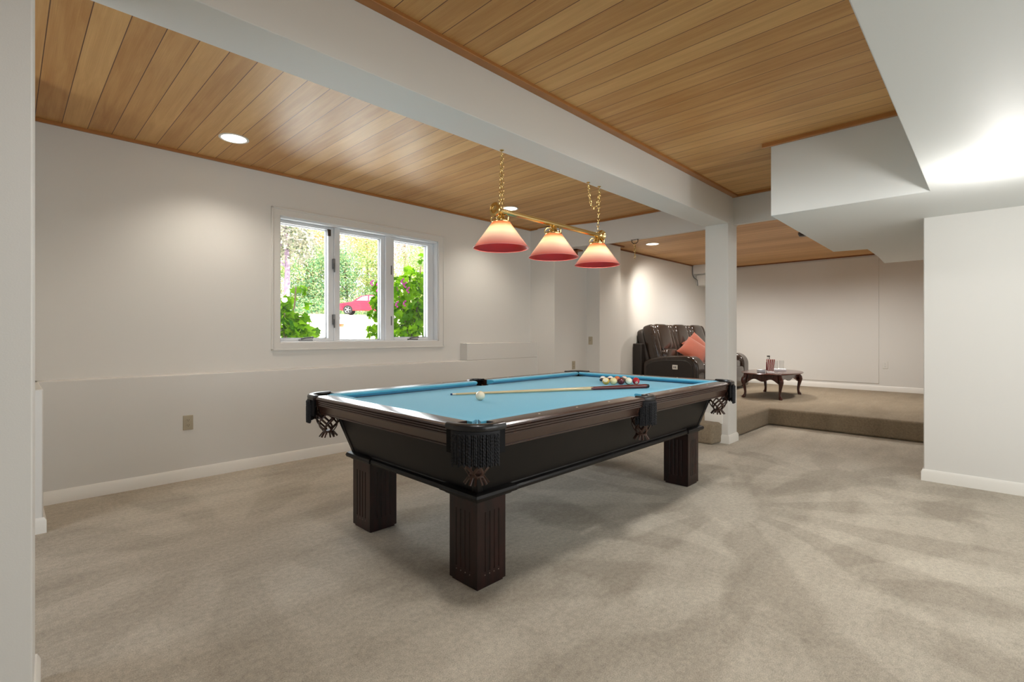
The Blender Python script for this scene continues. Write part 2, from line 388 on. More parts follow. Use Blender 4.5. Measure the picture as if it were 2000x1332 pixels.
# stub, alcove and pilaster between the pool room and the lounge
struct('wall_stub', MB().prism([(5.18, 4.258), (6.0, 4.258), (6.0, 4.75), (5.18, 4.75)], 0, 2.62), M['wall'], 'white wall stub at the far end of the window wall', 'wall', bevel=.004)
struct('wall_pilaster', MB().box(5.918, 6.47, 4.035, 4.5, .1, ZL+.02), M['wall'], 'white pilaster beside the lounge wall', 'wall', bevel=.004)
struct('wall_lounge_left', MB().box(6.3, 10.3, 4.20, 4.5, .1, 2.7), M['wall'], 'white lounge wall behind the leather sofa', 'wall')
struct('wall_lounge_back', MB().box(10.06, 10.3, -.4, 4.5, .1, 2.7), M['wall'], 'white back wall of the lounge', 'wall')
struct('wall_lounge_panel', MB().box(10.053, 10.075, 1.372, 3.9, .335, 2.45), M['wall'], 'raised flat white panel on the lounge back wall', 'wall panel', bevel=.004)
struct('wall_lounge_right', MB().box(5.3, 10.3, -.4, .2, 0, 2.7), M['wall'], 'hidden right wall of the lounge', 'wall')
struct('wall_right', MB().box(5.06, 5.5, -2.5, .405, 0, ZS+.02), M['wall'], 'white wall end at the right edge of the view', 'wall', bevel=.006)
struct('wall_near', MB().box(-2.3, 5.3, -2.6, -2.3, 0, 2.7), M['wall'], 'white wall behind the camera', 'wall')
struct('wall_far_left', MB().box(-2.4, -2.1, -2.5, 4.95, 0, 2.7), M['wall'], 'white wall left of the camera', 'wall')
# lid above everything
struct('ceiling_deck', MB().box(-2.5, 10.4, -2.7, 5.0, 2.72, 2.95), M['siding'], 'floor deck above the rooms', 'ceiling')
struct('ceiling', MB().box(-2.3, 5.6, 2.2, 4.9, ZC, 2.75), M['cedar'], 'cedar plank ceiling over the window side of the room', 'ceiling')
struct('ceiling_near', MB().box(-2.3, 5.5, -.5, 2.06, ZC, 2.75), M['cedar'], 'cedar plank ceiling right of the white beam', 'ceiling')
struct('ceiling_lounge', MB().prism([(5.48, -.3), (10.2, -.3), (10.2, 4.5), (5.22, 4.5), (5.22, 4.6), (5.2, 4.6), (5.30, 4.1), (5.45, 3.62), (5.475, 2.85)], ZL, 2.715), M['cedar'], 'cedar plank ceiling over the raised lounge', 'ceiling')
# beams
struct('beam', MB().box(-2.15, 5.56, 2.005, 2.27, ZB, 2.7), M['wall'], 'long white boxed beam running down the room', 'beam', bevel=.004)
hd = [(5.45, .9), (5.44, 2.1), (5.43, 2.85), (5.41, 3.62), (5.29, 4.05), (5.175, 4.72)]
struct('beam_header', MB().prism(hd+[(x+.05, y) for x, y in reversed(hd)], ZB, 2.7), M['wall'], 'white header across the opening to the lounge', 'beam')
struct('column', MB().box(5.30, 5.541, 2.005, 2.25, 0, ZB), M['wall'], 'square white post under the beam at the step', 'post', bevel=.004)
# soffit
sf = [(4.14, 1.243), (4.14, .30), (-2.3, .27), (-2.3, -2.5), (5.2, -2.5), (5.2, -.35), (7.86, -.35), (7.90, 1.02), (7.22, .99), (6.48, .985), (6.42, 1.285)]
struct('soffit', MB().prism(sf, ZS, 2.71), M['ceil_white'], 'white dropped soffit over the right side', 'soffit', bevel=.004)
# bulkhead box in the far lounge corner
struct('wall_bulkhead', MB().box(9.3, 10.08, 3.7, 4.25, 2.315, ZL+.01), M['wall'], 'small white boxed bulkhead in the far lounge corner', 'bulkhead', bevel=.004)

# cedar edge trims (they hang a little below the boards)
def strip(name, p, q, wdt, z0, z1, m, label):
    p, q = Vector(p), Vector(q); d = (q-p).normalized(); nrm = Vector((-d.y, d.x))*wdt
    pts = [p, q, q+nrm, p+nrm]
    return struct(name, MB().prism([tuple(x) for x in pts], z0, z1), m, label, 'trim', bevel=.004)
strip('trim_1', (5.2, YW), (.1, YW), .022, ZC-.022, ZC+.01, M['cedar_trim'], 'thin cedar trim where ceiling meets the window wall')
strip('trim_2', (-2.2, 1.95), (5.45, 1.95), .056, ZC-.02, ZC+.01, M['cedar_trim'], 'cedar trim along the top of the white beam')
strip('trim_3', (5.435, .9), (5.435, 2.01), .03, ZC-.022, ZC+.01, M['cedar_trim'], 'cedar trim over the header beside the soffit')
tb = MB()
for (a, b) in zip(hd[2:-1], hd[3:]):
    tb.prism([(a[0]-.022, a[1]), (a[0]+.01, a[1]), (b[0]+.01, b[1]), (b[0]-.022, b[1])], ZC-.022, ZC+.01)
tb.prism([(5.408, 2.2), (5.45, 2.2), (5.44, 2.86), (5.408, 2.86)], ZC-.022, ZC+.01)
struct('trim_4', tb, M['cedar_trim'], 'cedar trim along the header at the ceiling end', 'trim')
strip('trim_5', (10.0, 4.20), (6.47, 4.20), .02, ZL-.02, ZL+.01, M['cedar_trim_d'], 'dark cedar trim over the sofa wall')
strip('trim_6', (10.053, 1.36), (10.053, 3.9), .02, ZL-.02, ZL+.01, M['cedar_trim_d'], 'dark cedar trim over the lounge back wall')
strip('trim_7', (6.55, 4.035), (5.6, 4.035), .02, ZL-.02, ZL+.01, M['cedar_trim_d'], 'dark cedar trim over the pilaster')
strip('trim_8', (4.14, .25), (4.14, 1.30), .03, ZC-.03, ZC+.01, M['cedar_trim'], 'cedar trim over the soffit face')

# baseboards with a sloped cap
def baseboard(name, pts, label, h=.09, t=.014, z=0.):
    """pts: polyline; the board sits on its right hand side"""
    mb = MB(); P = [Vector(p) for p in pts]
    prof = [(0, 0), (t, 0), (t, h*.78), (t*.35, h), (0, h)]
    nr = []
    for i in range(len(P)):
        def nn(a, b): d = (b-a).normalized(); return Vector((d.y, -d.x))
        if i == 0: n = nn(P[0], P[1])
        elif i == len(P)-1: n = nn(P[-2], P[-1])
        else:
            a, b = nn(P[i-1], P[i]), nn(P[i], P[i+1]); n = (a+b); n = n/(n.dot(a))
        nr.append(n)
    mb.loft([[(P[i].x+nr[i].x*o, P[i].y+nr[i].y*o, z+k) for o, k in prof] for i in range(len(P))])
    return struct(name, mb, M['trim'], label, 'baseboard')
baseboard('baseboard_window', [(.152, YL), (5.18, YL)], 'white baseboard along the window wall')
baseboard('baseboard_ledge', [(-.2, 3.95), (.152, 3.95), (.152, YL)], 'short white baseboard round the left ledge end')
baseboard('baseboard_pillar', [(-1.5, 2.0), (.0545, 2.0), (.068, 2.28)], 'sliver of white baseboard at the lower left pillar', h=.088)
baseboard('baseboard_post', [(5.30, 2.255), (5.30, 2.005), (5.541, 2.005), (5.541, 2.055)], 'white baseboard round the foot of the post')
baseboard('baseboard_post_step', [(5.30, 2.25), (5.30, 2.06)], 'white baseboard on the post above the step', z=.205, h=.1)
baseboard('baseboard_right', [(5.5, .405), (5.06, .405), (5.06, -2.3)], 'white baseboard along the right wall end')
baseboard('baseboard_lounge', [(10.06, 4.2), (10.06, .2)], 'white baseboard along the lounge back wall', z=.218, h=.085)
baseboard('baseboard_lounge_left', [(6.47, 4.2), (10.06, 4.2)], 'white baseboard behind the sofa', z=.218, h=.085)

# ------------------------------------------------------------------ window
cs = MB(); cw = .066
for (a, b, c, d) in ((WX0-cw, WX1+cw, WZ1-.004, WZ1+cw), (WX0-cw, WX1+cw, WZ0-cw, WZ0+.004), (WX0-cw, WX0+.004, WZ0, WZ1), (WX1-.004, WX1+cw, WZ0, WZ1)):
    cs.box(a, b, YW-.012, YW+.03, c, d)
    # outer bead
cs.box(WX0-cw-.006, WX1+cw+.006, YW-.02, YW, WZ1+cw-.012, WZ1+cw+.004).box(WX0-cw-.006, WX1+cw+.006, YW-.02, YW, WZ0-cw-.004, WZ0-cw+.012)
cs.box(WX0-cw-.006, WX0-cw+.01, YW-.02, YW, WZ0-cw, WZ1+cw).box(WX1+cw-.01, WX1+cw+.006, YW-.02, YW, WZ0-cw, WZ1+cw)
struct('trim_window', cs, M['wall'], 'flat painted casing round the window', 'trim', bevel=.003)
win = thing('window_1', 'white three-light window looking onto the lawn', 'window', ((WX0+WX1)/2, YW+.1, WZ0)); win['kind'] = 'structure'
def wl(mb): return mb.xf(Matrix.Translation((-(WX0+WX1)/2, -(YW+.1), -WZ0)))
fr = MB()
fr.box(WX0+.001, WX1-.001, 4.712, 4.93, WZ1-.02, WZ1+.003).box(WX0+.001, WX1-.001, 4.712, 4.93, WZ0-.003, WZ0+.016)
fr.box(WX0-.003, WX0+.016, 4.712, 4.93, WZ0+.002, WZ1-.002).box(WX1-.016, WX1+.003, 4.712, 4.93, WZ0+.002, WZ1-.002)
for a, b in ((2.318, 2.374), (2.905, 2.968)): fr.box(a, b, 4.765, 4.93, WZ0, WZ1)
wl(fr).build('window_frame', M['frame'], win, bevel=.003)
sash_x = [(1.794, 2.262, 1.112, 2.198), (2.387, 2.864, 1.094, 2.192), (3.018, 3.477, 1.117, 2.193)]
sash_o = [(1.771, 2.318), (2.374, 2.905), (2.968, 3.556)]
for k, ((a, b, c, d), (oa, ob)) in enumerate(zip(sash_x, sash_o)):
    s = MB()
    y0, y1 = (4.785, 4.85) if k != 1 else (4.80, 4.86)
    s.box(oa, a, y0, y1, WZ0+.016, WZ1-.02).box(b, ob, y0, y1, WZ0+.016, WZ1-.02).box(a, b, y0, y1, WZ0+.016, c).box(a, b, y0, y1, d, WZ1-.02)
    so = wl(s).build('sash', M['frame'], win, bevel=.004)
    g = MB().box(a-.005, b+.005, 4.822, 4.826, c-.005, d+.005)
    wl(g).build('glass_pane', M['glass'], so, smooth=0)
    gk = MB()
    for q in ((a, a+.006, c, d), (b-.006, b, c, d), (a, b, c, c+.005), (a, b, d-.006, d)): gk.box(q[0], q[1], 4.83, 4.86, q[2], q[3])
    wl(gk).build('gasket', M['steel'], so, smooth=0)
    if k != 1:
        cx = 2.03 if k == 0 else 3.26
        h = MB().box(cx-.065, cx+.065, 4.765, 4.79, WZ0+.014, WZ0+.03)
        h.tube([(cx-.05, 4.76, WZ0+.036), (cx, 4.755, WZ0+.046), (cx+.055, 4.757, WZ0+.05)], .007, 8).sphere((cx+.06, 4.757, WZ0+.05), .011, 10, 8)
        wl(h).build('crank_handle', M['steel'], win)
for z in (1.30, 1.86):
    lk = MB().box(2.30, 2.322, 4.757, 4.785, z-.05, z+.05).box(2.307, 2.315, 4.745, 4.765, z-.085, z)
    wl(lk).build('sash_lock', M['steel'], win, bevel=.002)
    lk = MB().box(2.972, 2.985, 4.77, 4.785, z-.05, z+.05)
    wl(lk).build('sash_lock', M['steel'], win, bevel=.002)
tag(MB().box(2.247, 2.279, 4.762, 4.7845, 2.135, 2.20).build('window_sensor', M['metal_dk'], bevel=.003), 'small dark alarm sensor stuck to the top of the left sash', 'sensor')

# ------------------------------------------------------------------ outlets and switches
def duplex(name, label, loc, rz, m=M['beige'], kind='outlet', parts='socket', gang=1):
    t = thing(name, label, kind, loc, rz)      # plate lies in local xz, faces -y
    hw = .035*gang
    MB().box(-hw, hw, -.006, .001, -.0575, .0575).build('cover_plate', m, t, bevel=.003)
    if parts == 'socket':
        for g in range(gang):
            gx = (g-(gang-1)/2)*.046
            for z in (.02, -.02):
                s = MB().prism([(gx+.0165*math.cos(a)*1.0, z+.0145*math.sin(a)) for a in [2*PI*i/16 for i in range(16)]], -.0085, -.004, 'y').build('socket', m, t)
                MB().box(gx-.0075, gx-.0055, -.0095, -.007, z-.002, z+.006).box(gx+.0055, gx+.0075, -.0095, -.007, z-.002, z+.006).box(gx-.002, gx+.002, -.0095, -.007, z-.009, z-.005).build('slot', M['beige_d'], s, smooth=0)
    else:
        MB().box(-.005, .005, -.016, 0, -.008, .012).build('toggle', m, t, bevel=.002)
    return t
duplex('wall_outlet', 'beige double outlet low on the wall under the window ledge', (1.008, YL, .452), 0)
duplex('wall_outlet', 'beige outlet on the white stub wall just above the pool table', (5.60, 4.258, .715), 0)
duplex('wall_outlet', 'white outlet on the lounge back wall right of the flat panel', (10.06, 1.288, .647), -PI/2, M['white_pl'])
duplex('light_switch', 'beige light switch on the pilaster side', (5.918, 4.19, 1.06), -PI/2, M['beige'], 'switch', 'toggle')

# ------------------------------------------------------------------ recessed lights
def downlight(label, x, y, z, r=.088):
    t = thing('ceiling_downlight', label, 'downlight', (x, y, z), 0, 'recessed ceiling lights')
    MB().lathe([(r, 0.004), (r+.012, .004), (r+.014, -.004), (r+.004, -.007), (r-.004, -.004), (r-.006, .004)], 36, cap=False).build('trim_ring', M['white_pl'], t)
    MB().lathe([(r-.004, -.001), (r-.004, -.003), (.001, -.003)], 36).build('lens', M['lens'], t)
    return t
downlight('lit round downlight in the cedar ceiling, left of the window', 1.204, 4.11, ZC)
downlight('lit round downlight in the cedar ceiling behind the pool table light', 4.141, 4.08, ZC)
downlight('lit round downlight in the lounge ceiling just left of the post', 6.67, 3.62, ZL)

# ------------------------------------------------------------------ pool table
A, B = 1.36, .785          # half length and width over the rails
ZT, ZBED = .788, .752
table = thing('pool_table', 'large dark wood pool table with blue felt and black fringed pockets', 'pool table', (2.612, 2.212, 0))
lx, ly = 1.145, .5625
cab = MB(); rings = []
for z, d in ((.44, 0.), (.60, .05), (.71, .08)):
    rings.append([(-lx-d, -ly-d, z), (lx+d, -ly-d, z), (lx+d, ly+d, z), (-lx-d, ly+d, z)])
cab.loft(rings).build('cabinet', M['ebony'], table, bevel=.004)
for sx in (-1, 1):
    for sy in (-1, 1):
        r = []; cp = MB()
        for z, d in ((.44, .002), (.60, .052), (.71, .082)):
            x1, y1 = sx*(lx+d+.003), sy*(ly+d+.003)
            r.append([(x1, y1, z), (x1-sx*.035, y1, z), (x1-sx*.035, y1-sy*.035, z), (x1, y1-sy*.035, z)])
        cp.loft(r).build('corner_post', M['ebony'], table, bevel=.004)
# moulding at the bottom of the cabinet, thicker over each leg
def ring_prof(mb, hx, hy, prof):
    mb.loft([[(sx*(hx+o), sy*(hy+o), z) for sx, sy in ((-1, -1), (1, -1), (1, 1), (-1, 1))] for o, z in prof], cap=False)
ml = MB(); pr = [(-.05, .405), (.006, .405), (.008, .412), (.02, .416), (.026, .426), (.02, .436), (.006, .442), (0, .455), (-.05, .455), (-.05, .405)]
ring_prof(ml, lx, ly, pr)
for sx in (-1, 1):
    for sy in (-1, 1):
        x0, x1 = sorted((sx*(lx-.20), sx*(lx+.0))); y0, y1 = sorted((sy*(ly-.21), sy*(ly+.0)))
        ml.loft([[(a-o, b-o2, z) if 0 else p for p in ((x0-o, y0-o, z), (x1+o, y0-o, z), (x1+o, y1+o, z), (x0-o, y1+o, z))] for o, z in ((.008, .40), (.012, .408), (.028, .413), (.034, .426), (.028, .438), (.012, .446), (.004, .449))])
ml.build('base_moulding', M['ebony'], table, bevel=.0015, seg=1)
# legs with four flutes per face
def leg_poly(hx, hy, fl):
    """square outline, optionally with four flutes cut in each face"""
    out = []
    for (ax, ay, bx, by) in ((-hx, -hy, hx, -hy), (hx, -hy, hx, hy), (hx, hy, -hx, hy), (-hx, hy, -hx, -hy)):
        d = Vector((bx-ax, by-ay)); ln = d.length; d.normalize(); n = Vector((-d.y, d.x))
        out.append((ax, ay))
        if fl:
            for t in (.26, .42, .58, .74):
                for s, dep in ((-.006, 0), (-.003, .0035), (.003, .0035), (.006, 0)):
                    p = Vector((ax, ay))+d*(t*ln+s)+n*dep; out.append((p.x, p.y))
    return out
def leg():
    mb = MB(); hx, hy = .0885, .098
    mb.prism(leg_poly(hx-.009, hy-.009, False), 0, .012)
    mb.prism(leg_poly(hx, hy, False), .012, .075)
    mb.prism(leg_poly(hx, hy, True), .075, .345)
    mb.prism(leg_poly(hx, hy, False), .345, .405)
    return mb
for sx in (-1, 1):
    for sy in (-1, 1):
        lo = leg().build('leg', M['mahog'], table, smooth=20, loc=(sx*(lx-.0885), sy*(ly-.098), 0))
        if sx < 0:
            for t in (.26, .42, .58, .74):
                spots = [(-.0885, -.098+t*.196, .062)]+([(-.0885+t*.177, -.098, .062)] if sy < 0 else [])
                for sp_ in spots: MB().sphere(sp_, .0028, 8, 6).build('worn_spot', M['worn'], lo)
# slate bed with pocket cut-outs
PC = [(A-.125, B-.125), (-A+.125, B-.125), (-A+.125, -B+.125), (A-.125, -B+.125)]
hx, hy = A-.105, B-.105
def arc(c, r, a0, a1, n): return [(c[0]+r*math.cos(a0+(a1-a0)*i/n), c[1]+r*math.sin(a0+(a1-a0)*i/n)) for i in range(n+1)]
poly = []
poly += arc((-hx, -hy), .097, PI/2, 0, 8)
poly += arc((0, -hy-.02), .075, PI, 0, 10)
poly += arc((hx, -hy), .097, PI, PI/2, 8)
poly += arc((hx, hy), .097, -PI/2, -PI, 8)
poly += arc((0, hy+.02), .075, 0, -PI, 10)
poly += arc((-hx, hy), .097, 0, -PI/2, 8)
MB().prism(poly, ZBED-.03, ZBED).build('playing_bed', M['felt'], table, smooth=0)
# rails: profile in (o = inset from the outer edge, z)
cap = [(.100, ZT), (.022, ZT+.001), (.010, ZT-.001), (.002, ZT-.008), (.001, ZT-.015), (.008, ZT-.019), (.016, ZT-.020),
       (.012, ZT-.024), (.012, ZT-.029), (.017, ZT-.031), (.017, ZT-.033), (.013, ZT-.035), (.013, ZT-.040), (.018, ZT-.042), (.018, ZT-.044), (.014, ZT-.046), (.014, ZT-.052),
       (.022, ZT-.054), (.026, ZT-.062), (.034, ZT-.084), (.038, ZT-.096), (.034, ZT-.099), (.034, ZT-.104), (.05, ZT-.106), (.100, ZT-.106)]
cush = [(.100, ZT), (.100, ZT-.036), (.135, ZT-.030), (.160, ZT-.012), (.155, ZT-.003), (.140, ZT+.0005)]
def rail(side, a, b, sgn, e0, e1, x0=0., x1=0.):
    """side 'x': runs along x at y = sgn*B, from a to b; e0/e1 cushion mitre lengths at both ends"""
    def P(t, o, z): return (t, sgn*(B-o), z) if side == 'x' else (sgn*(A-o), t, z)
    r = MB().loft([[P(t, o, z) for o, z in cap] for t in (a, b)]).build('rail', M['mahog2'], table, smooth=25)
    MB().loft([[P(a-x0+(o-.1)*e0/.06, o, z) for o, z in cush], [P(b+x1-(o-.1)*e1/.06, o, z) for o, z in cush]]).build('cushion', M['felt'], r, smooth=25)
    for k in (1, 2, 3):
        t = a+(b-a)*k/4
        c = P(t, .055, ZT+.0005)
        MB().lathe([(.0055, -.002), (.0055, .0012), (.001, .0014)], 12, c).build('sight', M['ivory'], r)
for sgn in (-1, 1):
    rail('x', -A+.158, -.066, sgn, .035, .02, .032, 0); rail('x', .066, A-.158, sgn, .02, .035, 0, .032)
    rail('y', -B+.158, B-.158, sgn, .035, .035, .032, .032)
# pockets
def collar_path(corner, sx, sy, r, ext, n=14):
    if corner:
        c = (sx*(A-.118), sy*(B-.118)); a0 = math.atan2(0, sx); a1 = math.atan2(sy, 0)
        if a1-a0 > PI: a1 -= 2*PI
        if a0-a1 > PI: a0 -= 2*PI
        pts = [(c[0]+r*math.cos(a0), c[1]-sy*ext)] if ext else []
        pts += [(c[0]+r*math.cos(a0+(a1-a0)*i/n), c[1]+r*math.sin(a0+(a1-a0)*i/n)) for i in range(n+1)]
        if ext: pts.append((c[0]-sx*ext, pts[-1][1]))
        return pts
    c = (0, sy*(B-.058)); h = r-.118+.075
    return [(h*math.cos(PI*i/n), c[1]+sy*(h*.92)*math.sin(PI*i/n)) for i in range(n+1)]
def sweep(path, prof):
    """prof: (outward offset, z)"""
    P = [Vector(p) for p in path]; rings = []
    cx = sum((p for p in P), Vector((0, 0)))/len(P)
    for i, p in enumerate(P):
        d = (P[min(i+1, len(P)-1)]-P[max(i-1, 0)]).normalized(); n = Vector((d.y, -d.x))
        rings.append((p, n))
    s = 1 if rings[len(P)//2][1].dot(rings[len(P)//2][0]) > 0 else -1
    return MB().loft([[(p.x+n.x*s*o, p.y+n.y*s*o, z) for o, z in prof] for p, n in rings])
def strand(x, y, z0, z1, r, ph):
    pts = []; rad = []; n = 44
    for i in range(n+1):
        t = i/n; z = z0+(z1-z0)*t
        pts.append((x+.0007*math.cos(ph+t*50), y+.0007*math.sin(ph+t*50), z)); rad.append(r*(.76+.34*abs(math.sin(t*34+ph))))
    return pts, rad
rng = random.Random(3)
for (corner, sx, sy) in ((1, -1, -1), (1, 1, -1), (1, 1, 1), (1, -1, 1), (0, 0, -1), (0, 0, 1)):
    path = collar_path(corner, sx, sy, .118, .05 if corner else 0)
    prof = [(-.028, ZT-.004), (-.026, ZT+.006), (-.006, ZT+.008), (.006, ZT+.003), (.009, ZT-.008), (.007, ZT-.020), (-.004, ZT-.024), (-.012, ZT-.01)]
    pk = sweep(path, prof).build('pocket', M['leather_bk'], table, smooth=60)
    skirt = sweep(path, [(-.004, ZT-.115), (-.004, ZT-.02), (.001, ZT-.02), (.001, ZT-.115)]).build('leather_backing', M['backing'], pk, smooth=60)
    fp = collar_path(corner, sx, sy, .123, .012 if corner else 0, 40)
    # resample evenly
    Ls = [0]
    for a, b in zip(fp, fp[1:]): Ls.append(Ls[-1]+math.dist(a, b))
    cnt = int(Ls[-1]/.0078); fr_ = MB()
    for k in range(cnt):
        s = Ls[-1]*(k+.5)/cnt; i = max(j for j in range(len(Ls)-1) if Ls[j] <= s); u = (s-Ls[i])/(Ls[i+1]-Ls[i])
        x = fp[i][0]+(fp[i+1][0]-fp[i][0])*u; y = fp[i][1]+(fp[i+1][1]-fp[i][1])*u
        for lay in (0, 1):
            jx, jy = rng.uniform(-.002, .002), rng.uniform(-.002, .002); nx, ny = (sx, sy) if corner else (0, sy)
            pts, rad = strand(x+jx+nx*.004*lay, y+jy+ny*.004*lay, ZT-.032, ZT-.158+rng.uniform(-.006, .008), .0042, rng.uniform(0, 6))
            fr_.tube(pts, rad, 5)
    fr_.build('fringe', M['fringe'], pk, smooth=80)
    sweep(fp, [(0, ZT-.048), (0, ZT-.022), (.004, ZT-.022), (.005, ZT-.046)]).build('fringe_header', M['fringe'], pk, smooth=60)
    # woven leather basket
    nb = MB(); nets = 6; c = (sx*(A-.112), sy*(B-.112)) if corner else (0, sy*(B-.062))
    def rs(t):
        k = t*7; i = min(6, int(k)); u = k-i; v = (.058, .066, .070, .070, .064, .050, .028, .052)
        return (v[i]*(1-u)+v[i+1]*u)*(1 if corner else .86)
    for k in range(nets):
        for dr in (-1, 1):
            pts = []
            for i in range(29):
                t = i/28; a = 2*PI*k/nets+dr*min(t, .86)*3.3
                pts.append((c[0]+rs(t)*math.cos(a), c[1]+rs(t)*math.sin(a), ZT-.04-.212*t))
            nb.tube(pts, .0062, 6, flat=.55)
    nb.lathe([(.026, ZT-.216), (.033, ZT-.219), (.033, ZT-.226), (.026, ZT-.229)], 16, (c[0], c[1], 0))
    nb.build('net', M['net'], pk, smooth=60)

# balls and cue
RB = .0285; ZBALL = ZBED+RB
def ball(label, x, y, m, rot=(0, 0, 0), group='pool balls lined up at the far end of the table'):
    o = MB().sphere((0, 0, 0), RB, 32, 20).build('pool_ball', m); o.location = (x, y, ZBALL); o.rotation_euler = rot
    return tag(o, label, 'ball', group)
solid = lambda n, c: mat(n, c, .1, coat=.5)
cb = ball('cream white cue ball alone near the middle of the table', 1.997, 2.218, solid('cue_ball_white', (238, 228, 202)), group=None); cb.name = 'cue_ball'
d0 = Vector((.6988, -.7153)); p0 = Vector((3.318, 2.203)); back = Vector((.7153, .6988))*.135
spec = [
 (0, 0, 'yellow and white pool ball at the left end of the front row', band_ball('ball_yellow', (214, 168, 66), (236, 228, 196), 'X', .75), (0, .5, .5)),
 (1, 0, 'pale cream pool ball second in the front row', solid('ball_cream', (230, 220, 166)), (0, 0, 0)),
 (2, 0, 'dark maroon pool ball in the middle of the front row', solid('ball_maroon', (92, 18, 28)), (0, 0, 0)),
 (3, 0, 'white pool ball with a green band in the front row', band_ball('ball_green_band', (26, 92, 46), (232, 230, 206), 'X', .42), (0, .3, .75)),
 (4, 0, 'bright red pool ball with a number at the right end', solid('ball_red', (186, 30, 44)), (0, 0, 0)),
 (.02, 1, 'white topped black striped ball behind the yellow ball', band_ball('ball_black_band', (34, 26, 30), (238, 238, 232), 'Z', .5), (.1, 0, 0)),
 (1.05, 1, 'white topped dark striped ball behind the cream ball', band_ball('ball_plum_band', (66, 30, 52), (238, 238, 234), 'Z', .5), (-.1, 0, 0)),
 (1.98, 1, 'orange pool ball behind the maroon ball', solid('ball_orange', (206, 110, 62)), (0, 0, 0)),
 (2.95, 1, 'pinkish white green striped ball behind the green banded ball', band_ball('ball_moss_band', (56, 92, 60), (234, 214, 204), 'Z', .4), (.4, .3, 0)),
]
for t, row, lab, m, rot in spec:
    p = p0+d0*(t*.0595)+back*row
    b = ball(lab, p.x, p.y, m, rot)
    if 'red pool' in lab:
        # number disc on the side that faces the room
        dirv = Vector((-.72, -.60, -.36)).normalized(); q = dirv.to_track_quat('Z', 'Y').to_matrix().to_4x4()
        dm = MB()
        dm.loft([[(RB*1.012*math.sin(a)*math.cos(2*PI*i/20), RB*1.012*math.sin(a)*math.sin(2*PI*i/20), RB*1.012*math.cos(a)) for i in range(20)] for a in (.36, .2, .02)]).xf(q)
        dm.build('number_disc', M['ivory'], b)
        q3 = dirv.to_track_quat('Z', 'Y').to_matrix().to_4x4()
        def dg(a): return [(.0030*math.cos(t), a+.0024*math.sin(t), RB*1.017) for t in [math.radians(140-k*23) for k in range(11)]]
        MB().tube(dg(.0024), .0007, 6).tube([(x, y, z) for x, y, z in dg(-.0024)], .0007, 6).xf(q3).build('number', M['black'], b)
ct, cbt = Vector((2.024, 2.537, ZBED+.0075)), Vector((3.318, 1.832, ZBED+.0165))
cue = thing('pool_cue', 'pool cue with maple shaft and burgundy butt lying across the felt', 'pool cue', tuple(ct))
dv = cbt-ct
def cpt(t): return dv*t
MB().tube([cpt(0), cpt(.008)], .0062, 12).build('tip', M['cue_tip'], cue)
MB().tube([cpt(.008), cpt(.024)], .0064, 12).build('ferrule', M['ivory'], cue)
MB().tube([cpt(.024), cpt(.35), cpt(.72)], [.0065, .0095, .0125], 16).build('shaft', M['cue_maple'], cue)
bt = MB().tube([cpt(.66+.02), cpt(.80), cpt(.985)], [.0122, .0140, .0162], 16)
bt.build('butt', M['cue_butt'], cue)
pn = MB()
for k in range(4):
    a = PI/4+PI/2*k
    side = dv.normalized().cross(Vector((0, 0, 1))).normalized(); up = side.cross(dv.normalized())
    off = (side*math.cos(a)+up*math.sin(a))
    pn.tube([cpt(.64)+off*.0095, cpt(.70)+off*.0085, cpt(.80)+off*.0095], [.0045, .0038, .0008], 8)
pn.build('inlay_points', M['cue_maple'], cue)
MB().tube([cpt(.985), cpt(1.0)], [.0160, .0135], 16).build('bumper', M['black'], cue)

# ------------------------------------------------------------------ three-shade billiard light
LY = 2.235
lamp = thing('billiard_pendant_light', 'brass bar light with three rose glass shades over the pool table', 'pendant light', (2.708, LY, 1.93))
MB().tube([(-.555, 0, 0), (.575, 0, 0)], .0175, 20).build('bar', M['brass'], lamp)
for s in (-1, 1):
    x = -.565 if s < 0 else .58
    MB().lathe([(.017, -s*.035), (.02, -s*.02), (.026, -s*.012), (.043, s*.0), (.046, s*.008), (.043, s*.014), (.026, s*.016), (.024, s*.010), (.001, s*.008)], 28, (x, 0, 0), 'x').build('end_cap', M['brass'], lamp)
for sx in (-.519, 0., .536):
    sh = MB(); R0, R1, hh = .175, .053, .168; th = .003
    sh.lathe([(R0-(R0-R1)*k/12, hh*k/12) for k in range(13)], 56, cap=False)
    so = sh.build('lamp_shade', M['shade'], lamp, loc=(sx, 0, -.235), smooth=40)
    MB().torus((0, 0, 0), R0, .0022, Matrix.Identity(3), 56, 8).build('rim', M['rim'], so, smooth=60)
    MB().sphere((0, 0, .082), .027, 16, 12).lathe([(.013, .105), (.013, .168)], 12).build('bulb', M['bulb'], so)
    MB().lathe([(.058, .160), (.060, .168), (.058, .176), (.040, .180), (.022, .190), (.016, .205), (.024, .215), (.014, .225), (.012, .24)], 28).build('shade_fitter', M['brass'], so)
    br = MB()
    for k in range(3):
        a = 2*PI*k/3+.5
        pts = [(.062, .166), (.066, .185), (.05, .205), (.028, .208), (.02, .198), (.03, .188)]
        br.tube([(r*math.cos(a), r*math.sin(a), z) for r, z in pts], .005, 6)
    br.build('scroll_bracket', M['brass'], so)
